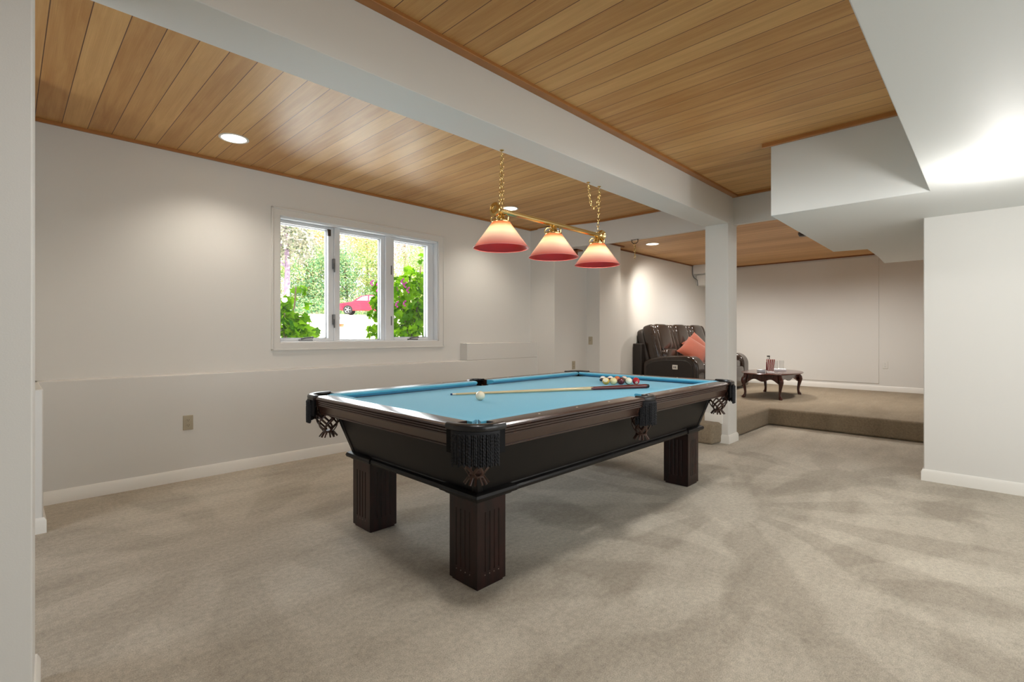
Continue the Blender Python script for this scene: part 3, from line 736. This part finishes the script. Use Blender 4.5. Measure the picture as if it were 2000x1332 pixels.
def chain(mb, pts, link=.024, R=.0085, r=.0019):
    """links threaded along a polyline"""
    P = [Vector(p) for p in pts]; Ls = [0]
    for a, b in zip(P, P[1:]): Ls.append(Ls[-1]+(b-a).length)
    n = max(2, int(Ls[-1]/link))
    for k in range(n):
        s = Ls[-1]*(k+.5)/n; i = max(j for j in range(len(Ls)-1) if Ls[j] <= s); u = (s-Ls[i])/(Ls[i+1]-Ls[i])
        c = P[i].lerp(P[i+1], u); d = (P[i+1]-P[i]).normalized()
        q = d.to_track_quat('Y', 'Z').to_matrix() @ Matrix.Rotation(PI/2*(k % 2)+.4, 3, 'Y')
        mb.torus(c, R, r, q, 12, 5, 1.75)
    return mb
zt = ZB-1.93
chain(chain(MB(), [(-.505, .0, .02), (-.507, .0, zt-.035)]), [(-.517, .012, .02), (-.507, .012, zt-.04)]).build('chain', M['brass'], lamp)
chain(MB(), [(.575-.03, 0, .02), (.572, .0, zt-.03)]).build('chain', M['brass'], lamp)
chain(MB(), [(.425, .0, zt-.02), (.432, .0, zt-.10), (.455, .0, zt-.17), (.49, .0, zt-.195), (.525, .0, zt-.16), (.555, 0, zt-.08), (.572, 0, zt-.03)]).build('chain', M['brass'], lamp)
for hx_, in ((-.507,), (.572,), (.425,)):
    MB().lathe([(.014, zt), (.014, zt-.004), (.005, zt-.008)], 14, (hx_, 0.006, 0)).tube([(hx_, .006, zt-.005), (hx_, .006, zt-.02), (hx_+.009, .006, zt-.03), (hx_, .006, zt-.041), (hx_-.008, .006, zt-.034)], .0026, 7).build('ceiling_hook', M['brass'], lamp)

# spare hook with a short chain under the header
hb = thing('ceiling_hook', 'spare dark brass double hook with a short hanging chain under the header', 'hook', (5.425, 3.18, ZB))
MB().box(-.015, .015, -.05, .05, -.004, 0).tube([(0, -.04, 0), (0, -.042, -.03), (0, -.015, -.05), (0, .0, -.045)], .005, 8).tube([(0, .04, 0), (0, .042, -.03), (0, .015, -.05), (0, .0, -.045)], .005, 8).build('bracket', M['metal_dk'], hb)
chain(MB(), [(0, 0, -.045), (0, 0, -.235)], link=.034, R=.011, r=.003).build('chain', M['brass'], hb)
# small dark fitting peeking out over the soffit edge
tag(MB().lathe([(.06, 0), (.06, -.02), (.045, -.05), (.001, -.055)], 24, (7.30, 1.80, ZL)).build('smoke_detector', M['metal_dk']), 'dark round fitting on the lounge ceiling at the soffit edge', 'ceiling fitting')
# little brown bracket in the alcove
tag(MB().box(5.575, 5.60, 4.18, 4.258, 2.23, 2.345).box(5.575, 5.72, 4.18, 4.258, 2.325, 2.345).build('wall_bracket', M['cedar_trim_d'], bevel=.003), 'small brown bracket high in the alcove behind the rightmost rose shade', 'bracket')

# wall speaker with its cord
tag(MB().box(9.46, 9.75, 3.93, 4.2, 2.10, 2.315).build('wall_speaker', M['white_pl'], bevel=.02, seg=3), 'white box speaker hung under the bulkhead in the far lounge corner', 'speaker')
tag(MB().tube([(9.29, 4.19, 2.47), (9.288, 4.19, 2.38), (9.285, 4.185, 2.30), (9.33, 4.18, 2.25), (9.44, 4.165, 2.21), (9.452, 4.16, 2.10)], .008, 8).build('speaker_cord', M['steel']), 'thin grey cord running down to the white box speaker', 'cord')

# ------------------------------------------------------------------ sofa
SZ = .218
sofa = thing('reclining_sofa', 'dark brown three-seat leather reclining sofa on the raised floor', 'sofa', (8.15, 3.1, SZ))   # local: x -1.05..1.05, front y=0, back y=1.05
MB().box(-.82, .82, .06, .95, .04, .34).build('base', M['leather_d'], sofa, bevel=.02)
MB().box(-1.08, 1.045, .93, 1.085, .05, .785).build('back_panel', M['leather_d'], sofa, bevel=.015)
arm_prof = [(.02, .03)]+[(.02, .36)]
for i in range(9):
    a = PI-PI/2*i/8; arm_prof.append((.20+.18*math.cos(a), .42+.185*math.sin(a)))
arm_prof += [(.55, .60), (.76, .565), (.88, .52), (.93, .47), (.93, .03)]
def scaled(poly, s, c): return [(c[0]+(a-c[0])*s, c[1]+(b-c[1])*s) for a, b in poly]
for s in (-1, 1):
    x0, x1 = sorted((s*1.05, s*.80))
    a = MB().prism(list(reversed(arm_prof)), x0, x1, 'x').build('armrest', M['leather'], sofa, bevel=.035, seg=4)
    xo = s*1.05
    y0, y1 = sorted((xo-s*.004, xo+s*.012))
    MB().prism(list(reversed(scaled(arm_prof, .84, (.48, .22)))), y0, y1, 'x').build('side_panel', M['leather_d'], a, bevel=.008, seg=2)
    if s < 0:
        cpn = MB().box(xo-.022, xo-.012, .328, .412, .40, .468).build('control_plate', M['white_pl'], a, bevel=.006)
        MB().box(xo-.026, xo-.02, .35, .365, .42, .448).box(xo-.026, xo-.02, .376, .39, .42, .448).build('control_buttons', M['steel'], cpn, bevel=.002)
for k in range(3):
    cx = -.535+.535*k; bxx = -.66+.66*k
    MB().puff(.268, .40, .11, .35, .3, (cx, .44, .40)).build('seat_cushion', M['leather'], sofa, smooth=60)
    MB().puff(.262, .07, .17, .3, .3, (cx, .075, .22)).build('footrest', M['leather'], sofa, smooth=60)
    bk = MB()
    bk.puff(.235, .125, .235, .42, .35, (0, 0, .395), 36, 26)          # head puff
    bk.puff(.235, .13, .10, .55, .4, (0, -.05, .10), 36, 20)            # lumbar puff
    for q in (-1, 1): bk.puff(.062, .105, .315, .4, .5, (q*.268, -.005, .305), 18, 22)   # side rolls
    bo = bk.xf(Matrix.Rotation(-.27, 4, 'X')).build('backrest', M['leather'], sofa, smooth=60, loc=(bxx, .735, .48))
    sh = MB().puff(.325, .06, .33, .3, .25, (0, .15, .27), 28, 20).xf(Matrix.Rotation(-.27, 4, 'X'))
    sh.build('back_shell', M['leather_d'], bo, smooth=60)
# two orange cushions
def cushion(label, loc, nrm, spin, s=.21):
    mb = MB(); n = 20
    top = []; 
    for sgn in (1, -1):
        for j in range(n+1):
            for i in range(n+1):
                u, v = 2*i/n-1, 2*j/n-1
                e = (1-abs(u)**2.6)*(1-abs(v)**2.6)
                pin = 1-.10*(1-abs(u))*(abs(v))-.10*(1-abs(v))*abs(u)
                top.append((s*u*(1-.09*(1-v*v)*u*u), s*v*(1-.09*(1-u*u)*v*v), sgn*.075*max(e, 0)**.55))
    fs = []
    w_ = n+1
    for k in range(2):
        o = k*w_*w_
        for j in range(n):
            for i in range(n):
                q = (o+j*w_+i, o+j*w_+i+1, o+(j+1)*w_+i+1, o+(j+1)*w_+i); fs.append(q if k == 0 else q[::-1])
    mb.add(top, fs)
    o = mb.build('throw_pillow', M['pillow'], smooth=70); o.location = loc; o.rotation_euler = (Vector(nrm).to_track_quat('Z', 'Y').to_matrix() @ Matrix.Rotation(spin, 3, 'Z')).to_euler()
    return tag(o, label, 'pillow', 'orange pillows on the sofa')
cushion('rust orange pillow in front, tilted on the middle sofa seat', (7.84, 3.50, SZ+.655), (-.45, -.62, .64), .75, .225)
cushion('second rust orange pillow behind, by the far backrest', (8.20, 3.62, SZ+.72), (-.35, -.75, .5), .55, .215)

# ------------------------------------------------------------------ coffee table and what stands on it
CT = thing('coffee_table', 'oval cherry coffee table with curved cabriole legs in the lounge', 'coffee table', (8.13, 2.42, SZ))
def oval(a, b, n=56, z=0): return [(a*math.cos(2*PI*i/n), b*math.sin(2*PI*i/n), z) for i in range(n)]
MB().loft([oval(.60, .375, z=.348), oval(.615, .39, z=.353), oval(.62, .395, z=.361), oval(.61, .385, z=.369), oval(.57, .345, z=.371)]).build('tabletop', M['cherry'], CT, smooth=40)
ap = MB()
def apron(a, b, along):
    n = 24; lo = []; hi = []
    for i in range(n+1):
        t = i/n; d = .085+.02*math.cos(4*PI*t)+.035*(abs(2*t-1)**3)
        p = a[0]+(b[0]-a[0])*t, a[1]+(b[1]-a[1])*t
        lo.append((p[0], p[1], .348-d)); hi.append((p[0], p[1], .349))
    dx, dy = b[1]-a[1], a[0]-b[0]; l = math.hypot(dx, dy); dx, dy = dx/l*.018, dy/l*.018
    sh = lambda q: [(x-dx, y-dy, z) for x, y, z in q]
    ap.loft([lo, hi, sh(hi), sh(lo), lo], close=False, cap=False)
cxx, cyy = .455, .235
for a, b in (((-cxx, -cyy), (cxx, -cyy)), ((cxx, -cyy), (cxx, cyy)), ((cxx, cyy), (-cxx, cyy)), ((-cxx, cyy), (-cxx, -cyy))): apron(a, b, 0)
ap.build('apron', M['cherry'], CT, smooth=40)
for sx in (-1, 1):
    for sy in (-1, 1):
        d = Vector((sx, sy)).normalized()
        pts = []; rad = []
        for off, z, r in ((-.005, .349, .026), (0, .31, .03), (.022, .275, .036), (.03, .245, .034), (.02, .19, .025), (.006, .13, .019), (0, .08, .0165), (.006, .04, .018), (.02, .018, .025), (.024, .005, .024), (.022, 0, .02)):
            pts.append((sx*cxx+d.x*off, sy*cyy+d.y*off, z)); rad.append(r)
        MB().tube(pts, rad, 12).build('leg', M['cherry'], CT, smooth=60)
ZTT = SZ+.371
bx = thing('popcorn_box', 'red and white striped popcorn box on the coffee table', 'popcorn box', (7.80, 2.345, ZTT), .35)
MB().lathe([(.05, 0), (.052, .006), (.042, .018), (.036, .03)], 28).build('foot', M['paper'], bx)
pb = MB(); n = 4; rings = []
for z, h in ((.024, .036), (.10, .045), (.195, .056)):
    rings.append([(-h, -h, z), (h, -h, z), (h, h, z), (-h, h, z)])
pb.loft(rings, cap=False)
po = pb.build('striped_sides', M['popcorn'], bx, smooth=0)
uv = po.data.uv_layers.new(name='UVMap')
for p in po.data.polygons:
    for li in p.loop_indices:
        v = po.data.vertices[po.data.loops[li].vertex_index].co
        a = (math.atan2(v.y, v.x)+PI*1.25) / (PI/2)
        uv.data[li].uv = (0, v.z)
    ang = math.atan2(p.center.y, p.center.x)
    tdir = Vector((-math.sin(ang), math.cos(ang)))
    for li in p.loop_indices:
        v = po.data.vertices[po.data.loops[li].vertex_index].co
        hw = max(abs(v.x), abs(v.y)); u = (v.x*tdir.x+v.y*tdir.y)/(2*hw)+.5
        uv.data[li].uv = ((u*4.5)/16+.25/16, v.z)
bo = thing('drink_bottle', 'slim red labelled glass bottle behind the popcorn box', 'bottle', (8.05, 2.45, ZTT))
MB().lathe([(.03, 0), (.032, .01), (.032, .13), (.027, .16), (.018, .18), (.018, .225)], 24).build('glass_body', M['clear'], bo)
MB().lathe([(.0325, .02), (.0328, .021), (.0328, .135), (.0325, .136)], 24, cap=False).build('red_label', M['bottle_red'], bo)
MB().lathe([(.02, .222), (.021, .224), (.021, .238), (.019, .24)], 20).build('cap', M['metal_dk'], bo)
tag(MB().box(-.11, .11, -.085, .085, 0, .03).build('white_book', M['paper'], bevel=.003, loc=(8.36, 2.40, ZTT)), 'flat white book under the two glasses on the coffee table', 'book').rotation_euler = (0, 0, .5)
for i, (x, y, lab) in enumerate(((8.335, 2.435, 'clear tumbler beside the popcorn box, left of the pair'), (8.41, 2.37, 'clear tumbler at the right of the pair on the white book'))):
    o = MB().lathe([(.027, 0), (.029, .003), (.032, .125), (.0305, .125), (.0275, .012), (.001, .01)], 24).build('glass_tumbler', M['clear'], loc=(x, y, ZTT+.03))
    tag(o, lab, 'glass', 'tumblers on the coffee table')
tag(MB().box(-.05, .05, -.04, .04, 0, .04).build('card_box', M['paper_blue'], bevel=.003, loc=(7.80, 2.475, ZTT)), 'small pale blue card box left of the popcorn box', 'box').rotation_euler = (0, 0, .7)

# ------------------------------------------------------------------ outside
def gz(x, y):
    """garden surface: climbs away from the house"""
    d = math.hypot(x-2.6, y-5.0)
    t = max(0., d-.5)
    return .93+min(t, 40)*.0505+max(0, min(t-42, 40))*.12
gm = MB(); nx_, ny_ = 40, 40
gv = []
for j in range(ny_+1):
    for i in range(nx_+1):
        x = -26+78*i/nx_; y = 4.95+70*(j/ny_)**1.4; gv.append((x, y, gz(x, y)))
gf = [(j*(nx_+1)+i, j*(nx_+1)+i+1, (j+1)*(nx_+1)+i+1, (j+1)*(nx_+1)+i) for j in range(ny_) for i in range(nx_)]
tag(gm.add(gv, gf).build('lawn', M['grass'], smooth=60), 'sunlit pale lawn sloping up outside the window', 'lawn', None, 'structure')
def ray_at(px, depth):
    r = (px-1000)/966.1
    fx, fy = math.sin(math.radians(45.667)), math.cos(math.radians(45.667))
    return depth*(fx+r*fy), depth*(fy-r*fx)
rd = MB(); rings = []
for i in range(40):
    x = -14+i*1.4; yc = 23.0+.22*(x-8)
    ring = [(x, yc+o, gz(x, yc+o)+.03) for o in (-2.6, -1.3, 0, 1.3, 2.6)]
    rings.append(ring+[(a, b, c-.2) for a, b, c in reversed(ring)])
rd.loft(rings)
tag(rd.build('road', M['road'], smooth=60), 'pale grey driveway at the top of the lawn', 'road', None, 'structure')

def leafcloud(blobs, n, size, seed, lobed=False):
    rg = random.Random(seed); mb = MB()
    tot = sum(b[3]*b[4]*b[5] for b in blobs)
    for (cx, cy, cz, rx, ry, rz_) in blobs:
        for _ in range(int(n*rx*ry*rz_/tot)):
            while True:
                p = Vector((rg.gauss(0, 1), rg.gauss(0, 1), rg.gauss(0, 1)))
                if p.length > .01: break
            p = p.normalized()*(rg.uniform(.45, 1.)**.5)
            c = Vector((cx+p.x*rx, cy+p.y*ry, cz+p.z*rz_))
            nrm = (p+Vector((rg.uniform(-.8, .8), rg.uniform(-.8, .8), rg.uniform(-.2, 1.1)))).normalized()
            q = nrm.to_track_quat('Z', 'Y').to_matrix() @ Matrix.Rotation(rg.uniform(0, 6.28), 3, 'Z')
            s = size*rg.uniform(.6, 1.25)
            if lobed:
                prof = [(0, -.5), (.22, -.30), (.55, -.28), (.36, 0), (.5, .22), (.2, .22), (0, .62), (-.2, .22), (-.5, .22), (-.36, 0), (-.55, -.28), (-.22, -.30)]
                pts = [q @ Vector((a*s, b*s, -.25*s*abs(a))) + c for a, b in prof]; ctr = q @ Vector((0, 0, .05*s))+c
                mb.add([ctr]+pts, [(0, i+1, (i+1) % 12+1) for i in range(12)])
            else:
                prof = [(0, -.55), (.28, -.05), (0, .55), (-.28, -.05)]
                pts = [q @ Vector((a*s, b*s, -.2*s*abs(a))) + c for a, b in prof]
                mb.add(pts, [(0, 1, 2), (0, 2, 3)])
    return mb
LEAF = [leaf_mat('leaf_yellow', (190, 176, 116), (255, 244, 206)), leaf_mat('leaf_green', (110, 160, 106), (232, 236, 168)), leaf_mat('leaf_pale', (190, 170, 160), (255, 236, 238)), leaf_mat('leaf_deep', (84, 142, 116), (196, 216, 156)), leaf_mat('leaf_birch', (104, 122, 96), (214, 206, 196))]
LEAF_NEAR = leaf_mat('leaf_bright', (52, 110, 14), (150, 200, 36), .5)
def tree(label, px, depth, h, w, lm, bark, seed, trunk=.14, low=.25, n=8000, size=.19):
    x, y = ray_at(px, depth); z = gz(x, y)
    t = thing('garden_tree', label, 'tree', (x, y, z-.05), 0, 'trees beyond the lawn')
    rg = random.Random(seed)
    blobs = []
    for k in range(9):
        f = rg.uniform(low, .95); rad = w*(.62-.30*abs(f-.5))
        blobs.append((rg.uniform(-w*.45, w*.45), rg.uniform(-w*.4, w*.4), h*f, rad, rad, rad*.9))
    leafcloud(blobs, n, size, seed).build('foliage', LEAF[lm], t, smooth=0)
    tr = MB().tube([(0, 0, 0), (.1, 0, h*.3), (-.05, .05, h*.6), (0, 0, h*.85)], [trunk, trunk*.85, trunk*.6, trunk*.2], 9)
    for k in range(5):
        a = rg.uniform(0, 6.28); z0 = h*(.3+.1*k)
        tr.tube([(0, 0, z0), (math.cos(a)*w*.3, math.sin(a)*w*.3, z0+h*.08), (math.cos(a)*w*.55, math.sin(a)*w*.55, z0+h*.15)], [trunk*.4, trunk*.25, trunk*.08], 6)
    tr.build('trunk', bark, t)
    return t
tree('pale birch at the left of the window view with a lilac white trunk', 558, 27, 9.2, 2.1, 4, M['bark'], 11, .16, .42, n=4200)
tree('tall cream yellow tree at the top left beyond the birch', 598, 46, 14.0, 3.4, 0, M['bark_d'], 12, low=.4)
tree('dark green bushy tree behind the road in the left light', 612, 43, 5.6, 2.8, 3, M['bark_d'], 13, low=.15)
tree('lilac pink blossoming tree between the left and middle lights', 648, 48, 15.0, 3.2, 2, M['bark_d'], 14, low=.35)
tree('deep green rounded tree behind the red car bonnet', 676, 45, 5.6, 2.8, 3, M['bark_d'], 15, low=.12)
tree('tall pale yellow tree filling the top of the middle light', 716, 50, 15.5, 4.0, 0, M['bark_d'], 16, low=.3)
tree('light green tree over the roof of the red car', 738, 47, 6.5, 3.0, 1, M['bark_d'], 17, low=.15)
tree('pale creamy pink tree at the top of the right light', 790, 48, 14.5, 4.0, 2, M['bark_d'], 18, low=.3)
tree('light green tree at the right edge of the window view', 836, 44, 9.0, 3.0, 1, M['bark_d'], 19, low=.15)
tree('low yellow green tree at the left edge of the view behind the birch', 528, 42, 7.0, 2.8, 1, M['bark_d'], 20, low=.12)
hg = MB(); 
hx0, hy0 = ray_at(240, 56); hx1, hy1 = ray_at(900, 56)
blobs = []
rg = random.Random(5)
for k in range(38):
    t = k/37; x = hx0+(hx1-hx0)*t; y = hy0+(hy1-hy0)*t
    for z in (1.5, 5, 8.5, 12): blobs.append((x+rg.uniform(-.6, .6), y+rg.uniform(-1, 1), gz(x, y)+z+rg.uniform(-.8, .8), 2.0, 1.6, 2.2))
tag(leafcloud(blobs, 24000, .36, 8).build('woodland', LEAF[0], smooth=0), 'hazy mixed woodland closing off the view behind the trees', 'woodland', None, 'stuff')
ug = []
for k in range(20):
    t = k/19; x, y = ray_at(505+390*t, 42+1.5*math.sin(k)); ug.append((x, y, gz(x, y)+.5, 1.3, .9, .9))
tag(leafcloud(ug, 4200, .26, 9).build('undergrowth', LEAF[3], smooth=0), 'low green undergrowth along the far side of the road', 'undergrowth', None, 'stuff')

def near_shrub(label, stems, blobs, n, size, seed, flowers=()):
    t = thing('leafy_shrub', label, 'shrub', (stems[0][0][0], stems[0][0][1], stems[0][0][2]), 0)
    inv = Matrix.Translation(-Vector(stems[0][0]))
    leafcloud(blobs, n, size, seed, True).xf(inv).build('foliage', LEAF_NEAR, t, smooth=0)
    s = MB()
    for p in stems: s.tube(p, .008, 6)
    s.xf(inv).build('stems', M['bark_d'], t)
    if flowers:
        f = MB()
        for (x, y, z) in flowers:
            for k in range(4):
                f.sphere((x+.014*math.cos(k*1.6), y+.01*math.sin(k*1.6), z-.02*k), .014, 8, 6, (1, .8, 1))
        f.xf(inv).build('flowers', M['petal'], t)
    return t
def at(px, py, y):
    """a point on the plane y, given where it stands in the view across the lawn"""
    r = (px-1000)/966.1; u = (653-py)/966.1
    fx, fy = math.sin(math.radians(45.667)), math.cos(math.radians(45.667))
    k = y/(fy-r*fx); return (k*(fx+r*fy), y, H+k*u)
def blob(px, py, y, r, rz=None):
    x, yy, z = at(px, py, y); return (x, yy, z, r, r*.8, rz or r)
a0 = at(556, 668, 5.75)
near_shrub('bright green shrub with lobed leaves at the lower left of the window', [[a0, at(566, 640, 5.7), at(585, 622, 5.7)], [a0, at(553, 630, 5.75), at(556, 612, 5.7)], [a0, at(590, 650, 5.7), at(612, 648, 5.65)], [a0, at(575, 600, 5.75), at(578, 560, 5.8)]],
           [blob(560, 630, 5.75, .14), blob(580, 640, 5.7, .15, .1), blob(605, 648, 5.7, .12, .07), blob(560, 655, 5.75, .14, .08), blob(566, 590, 5.85, .10, .07), blob(585, 566, 5.85, .08, .05), blob(603, 596, 5.85, .06, .04), blob(590, 622, 5.75, .12, .06), blob(552, 606, 5.8, .08, .1)], 230, .115, 21)
b0 = at(800, 675, 5.7)
near_shrub('dense green shrub with purple flowers in the right light of the window', [[b0, at(790, 620, 5.7), at(775, 560, 5.7)], [b0, at(815, 600, 5.7), at(822, 520, 5.75)], [b0, at(800, 600, 5.7), at(800, 540, 5.75)]],
           [blob(790, 560, 5.75, .28, .16), blob(810, 600, 5.7, .30, .22), blob(820, 640, 5.7, .30, .2), blob(780, 610, 5.75, .26, .2), blob(785, 650, 5.75, .26, .14), blob(820, 550, 5.8, .2, .15), blob(822, 505, 5.85, .08, .08), blob(805, 530, 5.85, .12, .07), blob(840, 600, 5.8, .25, .3)], 760, .105, 22,
           [at(786, 545, 5.5), at(791, 552, 5.5), at(797, 562, 5.5), at(790, 588, 5.5), at(775, 590, 5.5)])
c0 = at(748, 672, 6.1)
near_shrub('yellow green shrub drooping in front of the red car', [[c0, at(742, 620, 6.1), at(735, 585, 6.1)], [c0, at(738, 640, 6.1), at(722, 645, 6.1)], [c0, at(745, 580, 6.1), at(738, 545, 6.1)]],
           [blob(738, 590, 6.1, .11, .1), blob(730, 612, 6.1, .10, .05), blob(734, 642, 6.1, .12, .06), blob(728, 655, 6.1, .08, .04), blob(742, 622, 6.1, .1, .08), blob(740, 560, 6.15, .09, .09), blob(746, 575, 6.1, .1, .1)], 190, .10, 23, [at(726, 548, 6.0), at(738, 551, 6.0), at(738, 563, 6.0)])
# red car: side view silhouette lofted over its width
cx_, cy_ = ray_at(717, 38.); cz_ = gz(cx_, cy_)+.06
car = thing('car', 'red hatchback parked on the driveway beyond the lawn', 'car', (cx_, cy_, cz_), -.62)
body = [(-2.1, .35), (-2.12, .62), (-1.95, .78), (-1.2, .90), (-.9, .95), (.9, .98), (1.7, 1.0), (2.0, .9), (2.1, .6), (2.05, .32), (1.75, .24), (-1.75, .24)]
roof = [(-1.02, .93), (-.35, 1.38), (.1, 1.46), (.8, 1.44), (1.35, 1.28), (1.72, .98)]
MB().prism(body, -.85, .85, 'y').build('body', M['car'], car, bevel=.08, seg=3)
cbn = MB(); cbn.loft([[(x, -.80+(z-.93)*.28, z) for x, z in roof], [(x, .80-(z-.93)*.28, z) for x, z in roof]]).build('cabin', M['car'], car, bevel=.05, seg=2)
gl = MB()
for s in (-1, 1):
    for q in ([(-.72, 1.0), (-.28, 1.32), (.14, 1.39), (.14, 1.0)], [(.22, 1.0), (.22, 1.39), (.78, 1.36), (1.2, 1.2), (1.35, 1.02)]):
        gl.loft([[(x, s*(.815-(z-.93)*.28), z) for x, z in q], [(x, s*(.79-(z-.93)*.28), z) for x, z in q]])
gl.build('side_windows', M['car_glass'], car, smooth=0)
for wx in (-1.3, 1.32):
    for s in (-1, 1):
        wo = MB().lathe([(.19, -.1), (.32, -.1), (.335, -.06), (.335, .06), (.32, .1), (.19, .1)], 24, (wx, s*.80, .31), 'y').build('wheel', M['tyre'], car)
        rm = MB().lathe([(.001, -.06), (.20, -.08), (.235, -.108), (.235, .108), (.20, .08), (.001, .06)], 24, (wx, s*.80, .31), 'y')
        for k in range(5):
            a = 2*PI*k/5; rm.tube([(wx, s*.905, .31), (wx+.2*math.cos(a), s*.905, .31+.2*math.sin(a))], .03, 6)
        rm.build('rim', M['alloy'], wo)
px_, py_ = ray_at(667, 14.)
tag(MB().lathe([(.05, 0), (.065, .085), (.072, .085), (.072, .10), (.06, .10), (.05, .03), (.001, .03)], 20).build('flower_pot', M['terracotta'], loc=(px_, py_, gz(px_, py_)-.02)), 'small terracotta pot standing on the lawn left of the red car', 'pot')

# ------------------------------------------------------------------ light
wd = bpy.data.worlds.new('sky'); scene.world = wd; wd.use_nodes = True
bg = wd.node_tree.nodes['Background']; bg.inputs['Color'].default_value = (.86, .91, 1, 1); bg.inputs['Strength'].default_value = 3.0
def light(name, kind, loc, energy, color=(1, 1, 1), rot=None, target=None, **kw):
    d = bpy.data.lights.new(name, kind); d.energy = energy; d.color = color
    for k, v in kw.items(): setattr(d, k, v)
    o = bpy.data.objects.new(name, d); COL.objects.link(o); o.location = loc
    if target is not None: o.rotation_euler = (Vector(target)-Vector(loc)).to_track_quat('-Z', 'Y').to_euler()
    elif rot: o.rotation_euler = rot
    return o
WARM = (1, .91, .80); NEUT = (1, .97, .93); COOL = (.82, .91, 1)
light('sun', 'SUN', (10, -10, 20), 13, (1, .95, .86), target=(4, 6, 0), angle=.02)
for x, y, z, e, tx, ty in ((1.204, 4.11, ZC-.02, 50, 1.25, 4.3), (4.141, 4.08, ZC-.02, 50, 4.15, 4.2), (6.67, 3.60, ZL-.02, 60, 6.9, 3.6)):
    light('downlight_and_fill', 'SPOT', (x, y, z), e, WARM, target=(tx, ty, 0), spot_size=math.radians(125), spot_blend=.8, shadow_soft_size=.08)
light('downlight_and_fill', 'SPOT', (6.72, 3.60, ZL-.02), 260, WARM, target=(8.5, 4.15, 1.0), spot_size=math.radians(84), spot_blend=1., shadow_soft_size=.08)
for x, y, z, e in ((1.0, 1.0, ZC-.03, 75), (3.1, 1.1, ZC-.03, 90), (8.5, 3.0, ZL-.03, 150), (8.5, 1.5, ZL-.03, 150), (7.3, 1.9, ZL-.03, 60)):  # unseen fill spots added to brighten room and lounge, no fittings there
    light('downlight_and_fill', 'SPOT', (x, y, z), e, NEUT, rot=(0, 0, 0), spot_size=math.radians(165), spot_blend=1., shadow_soft_size=.1)
for sx in (-.519, 0., .536):
    light('shade_bulb', 'POINT', (2.708+sx, LY, 1.93-.235+.082), 6.5, (1, .86, .66), shadow_soft_size=.03)
# lamp on the right hand wall just out of view
light('side_lamp', 'POINT', (3.72, -.06, 1.81), 17, NEUT, shadow_soft_size=.05)
# daylight from the open left side; the rear area is added fill
light('door_daylight', 'AREA', (-2.0, 2.85, 1.15), 34, COOL, target=(5, 2.8, .2), shape='RECTANGLE', size=1.1, size_y=2.0)
light('rear_fill', 'AREA', (2.6, -2.2, 1.3), 68, (.95, .98, 1), target=(2.6, 3, 1.2), shape='RECTANGLE', size=3.6, size_y=1.7)  # added fill behind the camera, no window there
# sky light through the window opening
light('window_daylight', 'AREA', (2.66, 5.05, 1.66), 45, (.86, .94, 1), target=(2.66, 0, 1.1), shape='RECTANGLE', size=1.75, size_y=1.1)

# ------------------------------------------------------------------ view
vs_ = scene.view_settings
scene.display_settings.display_device = 'sRGB'
vs_.view_transform = 'Standard'; vs_.look = 'None'; vs_.gamma = 1; vs_.exposure = -.06; vs_.use_curve_mapping = False
cy = scene.cycles
cy.max_bounces = 10; cy.diffuse_bounces = 5; cy.transparent_max_bounces = 12; cy.sample_clamp_indirect = 6
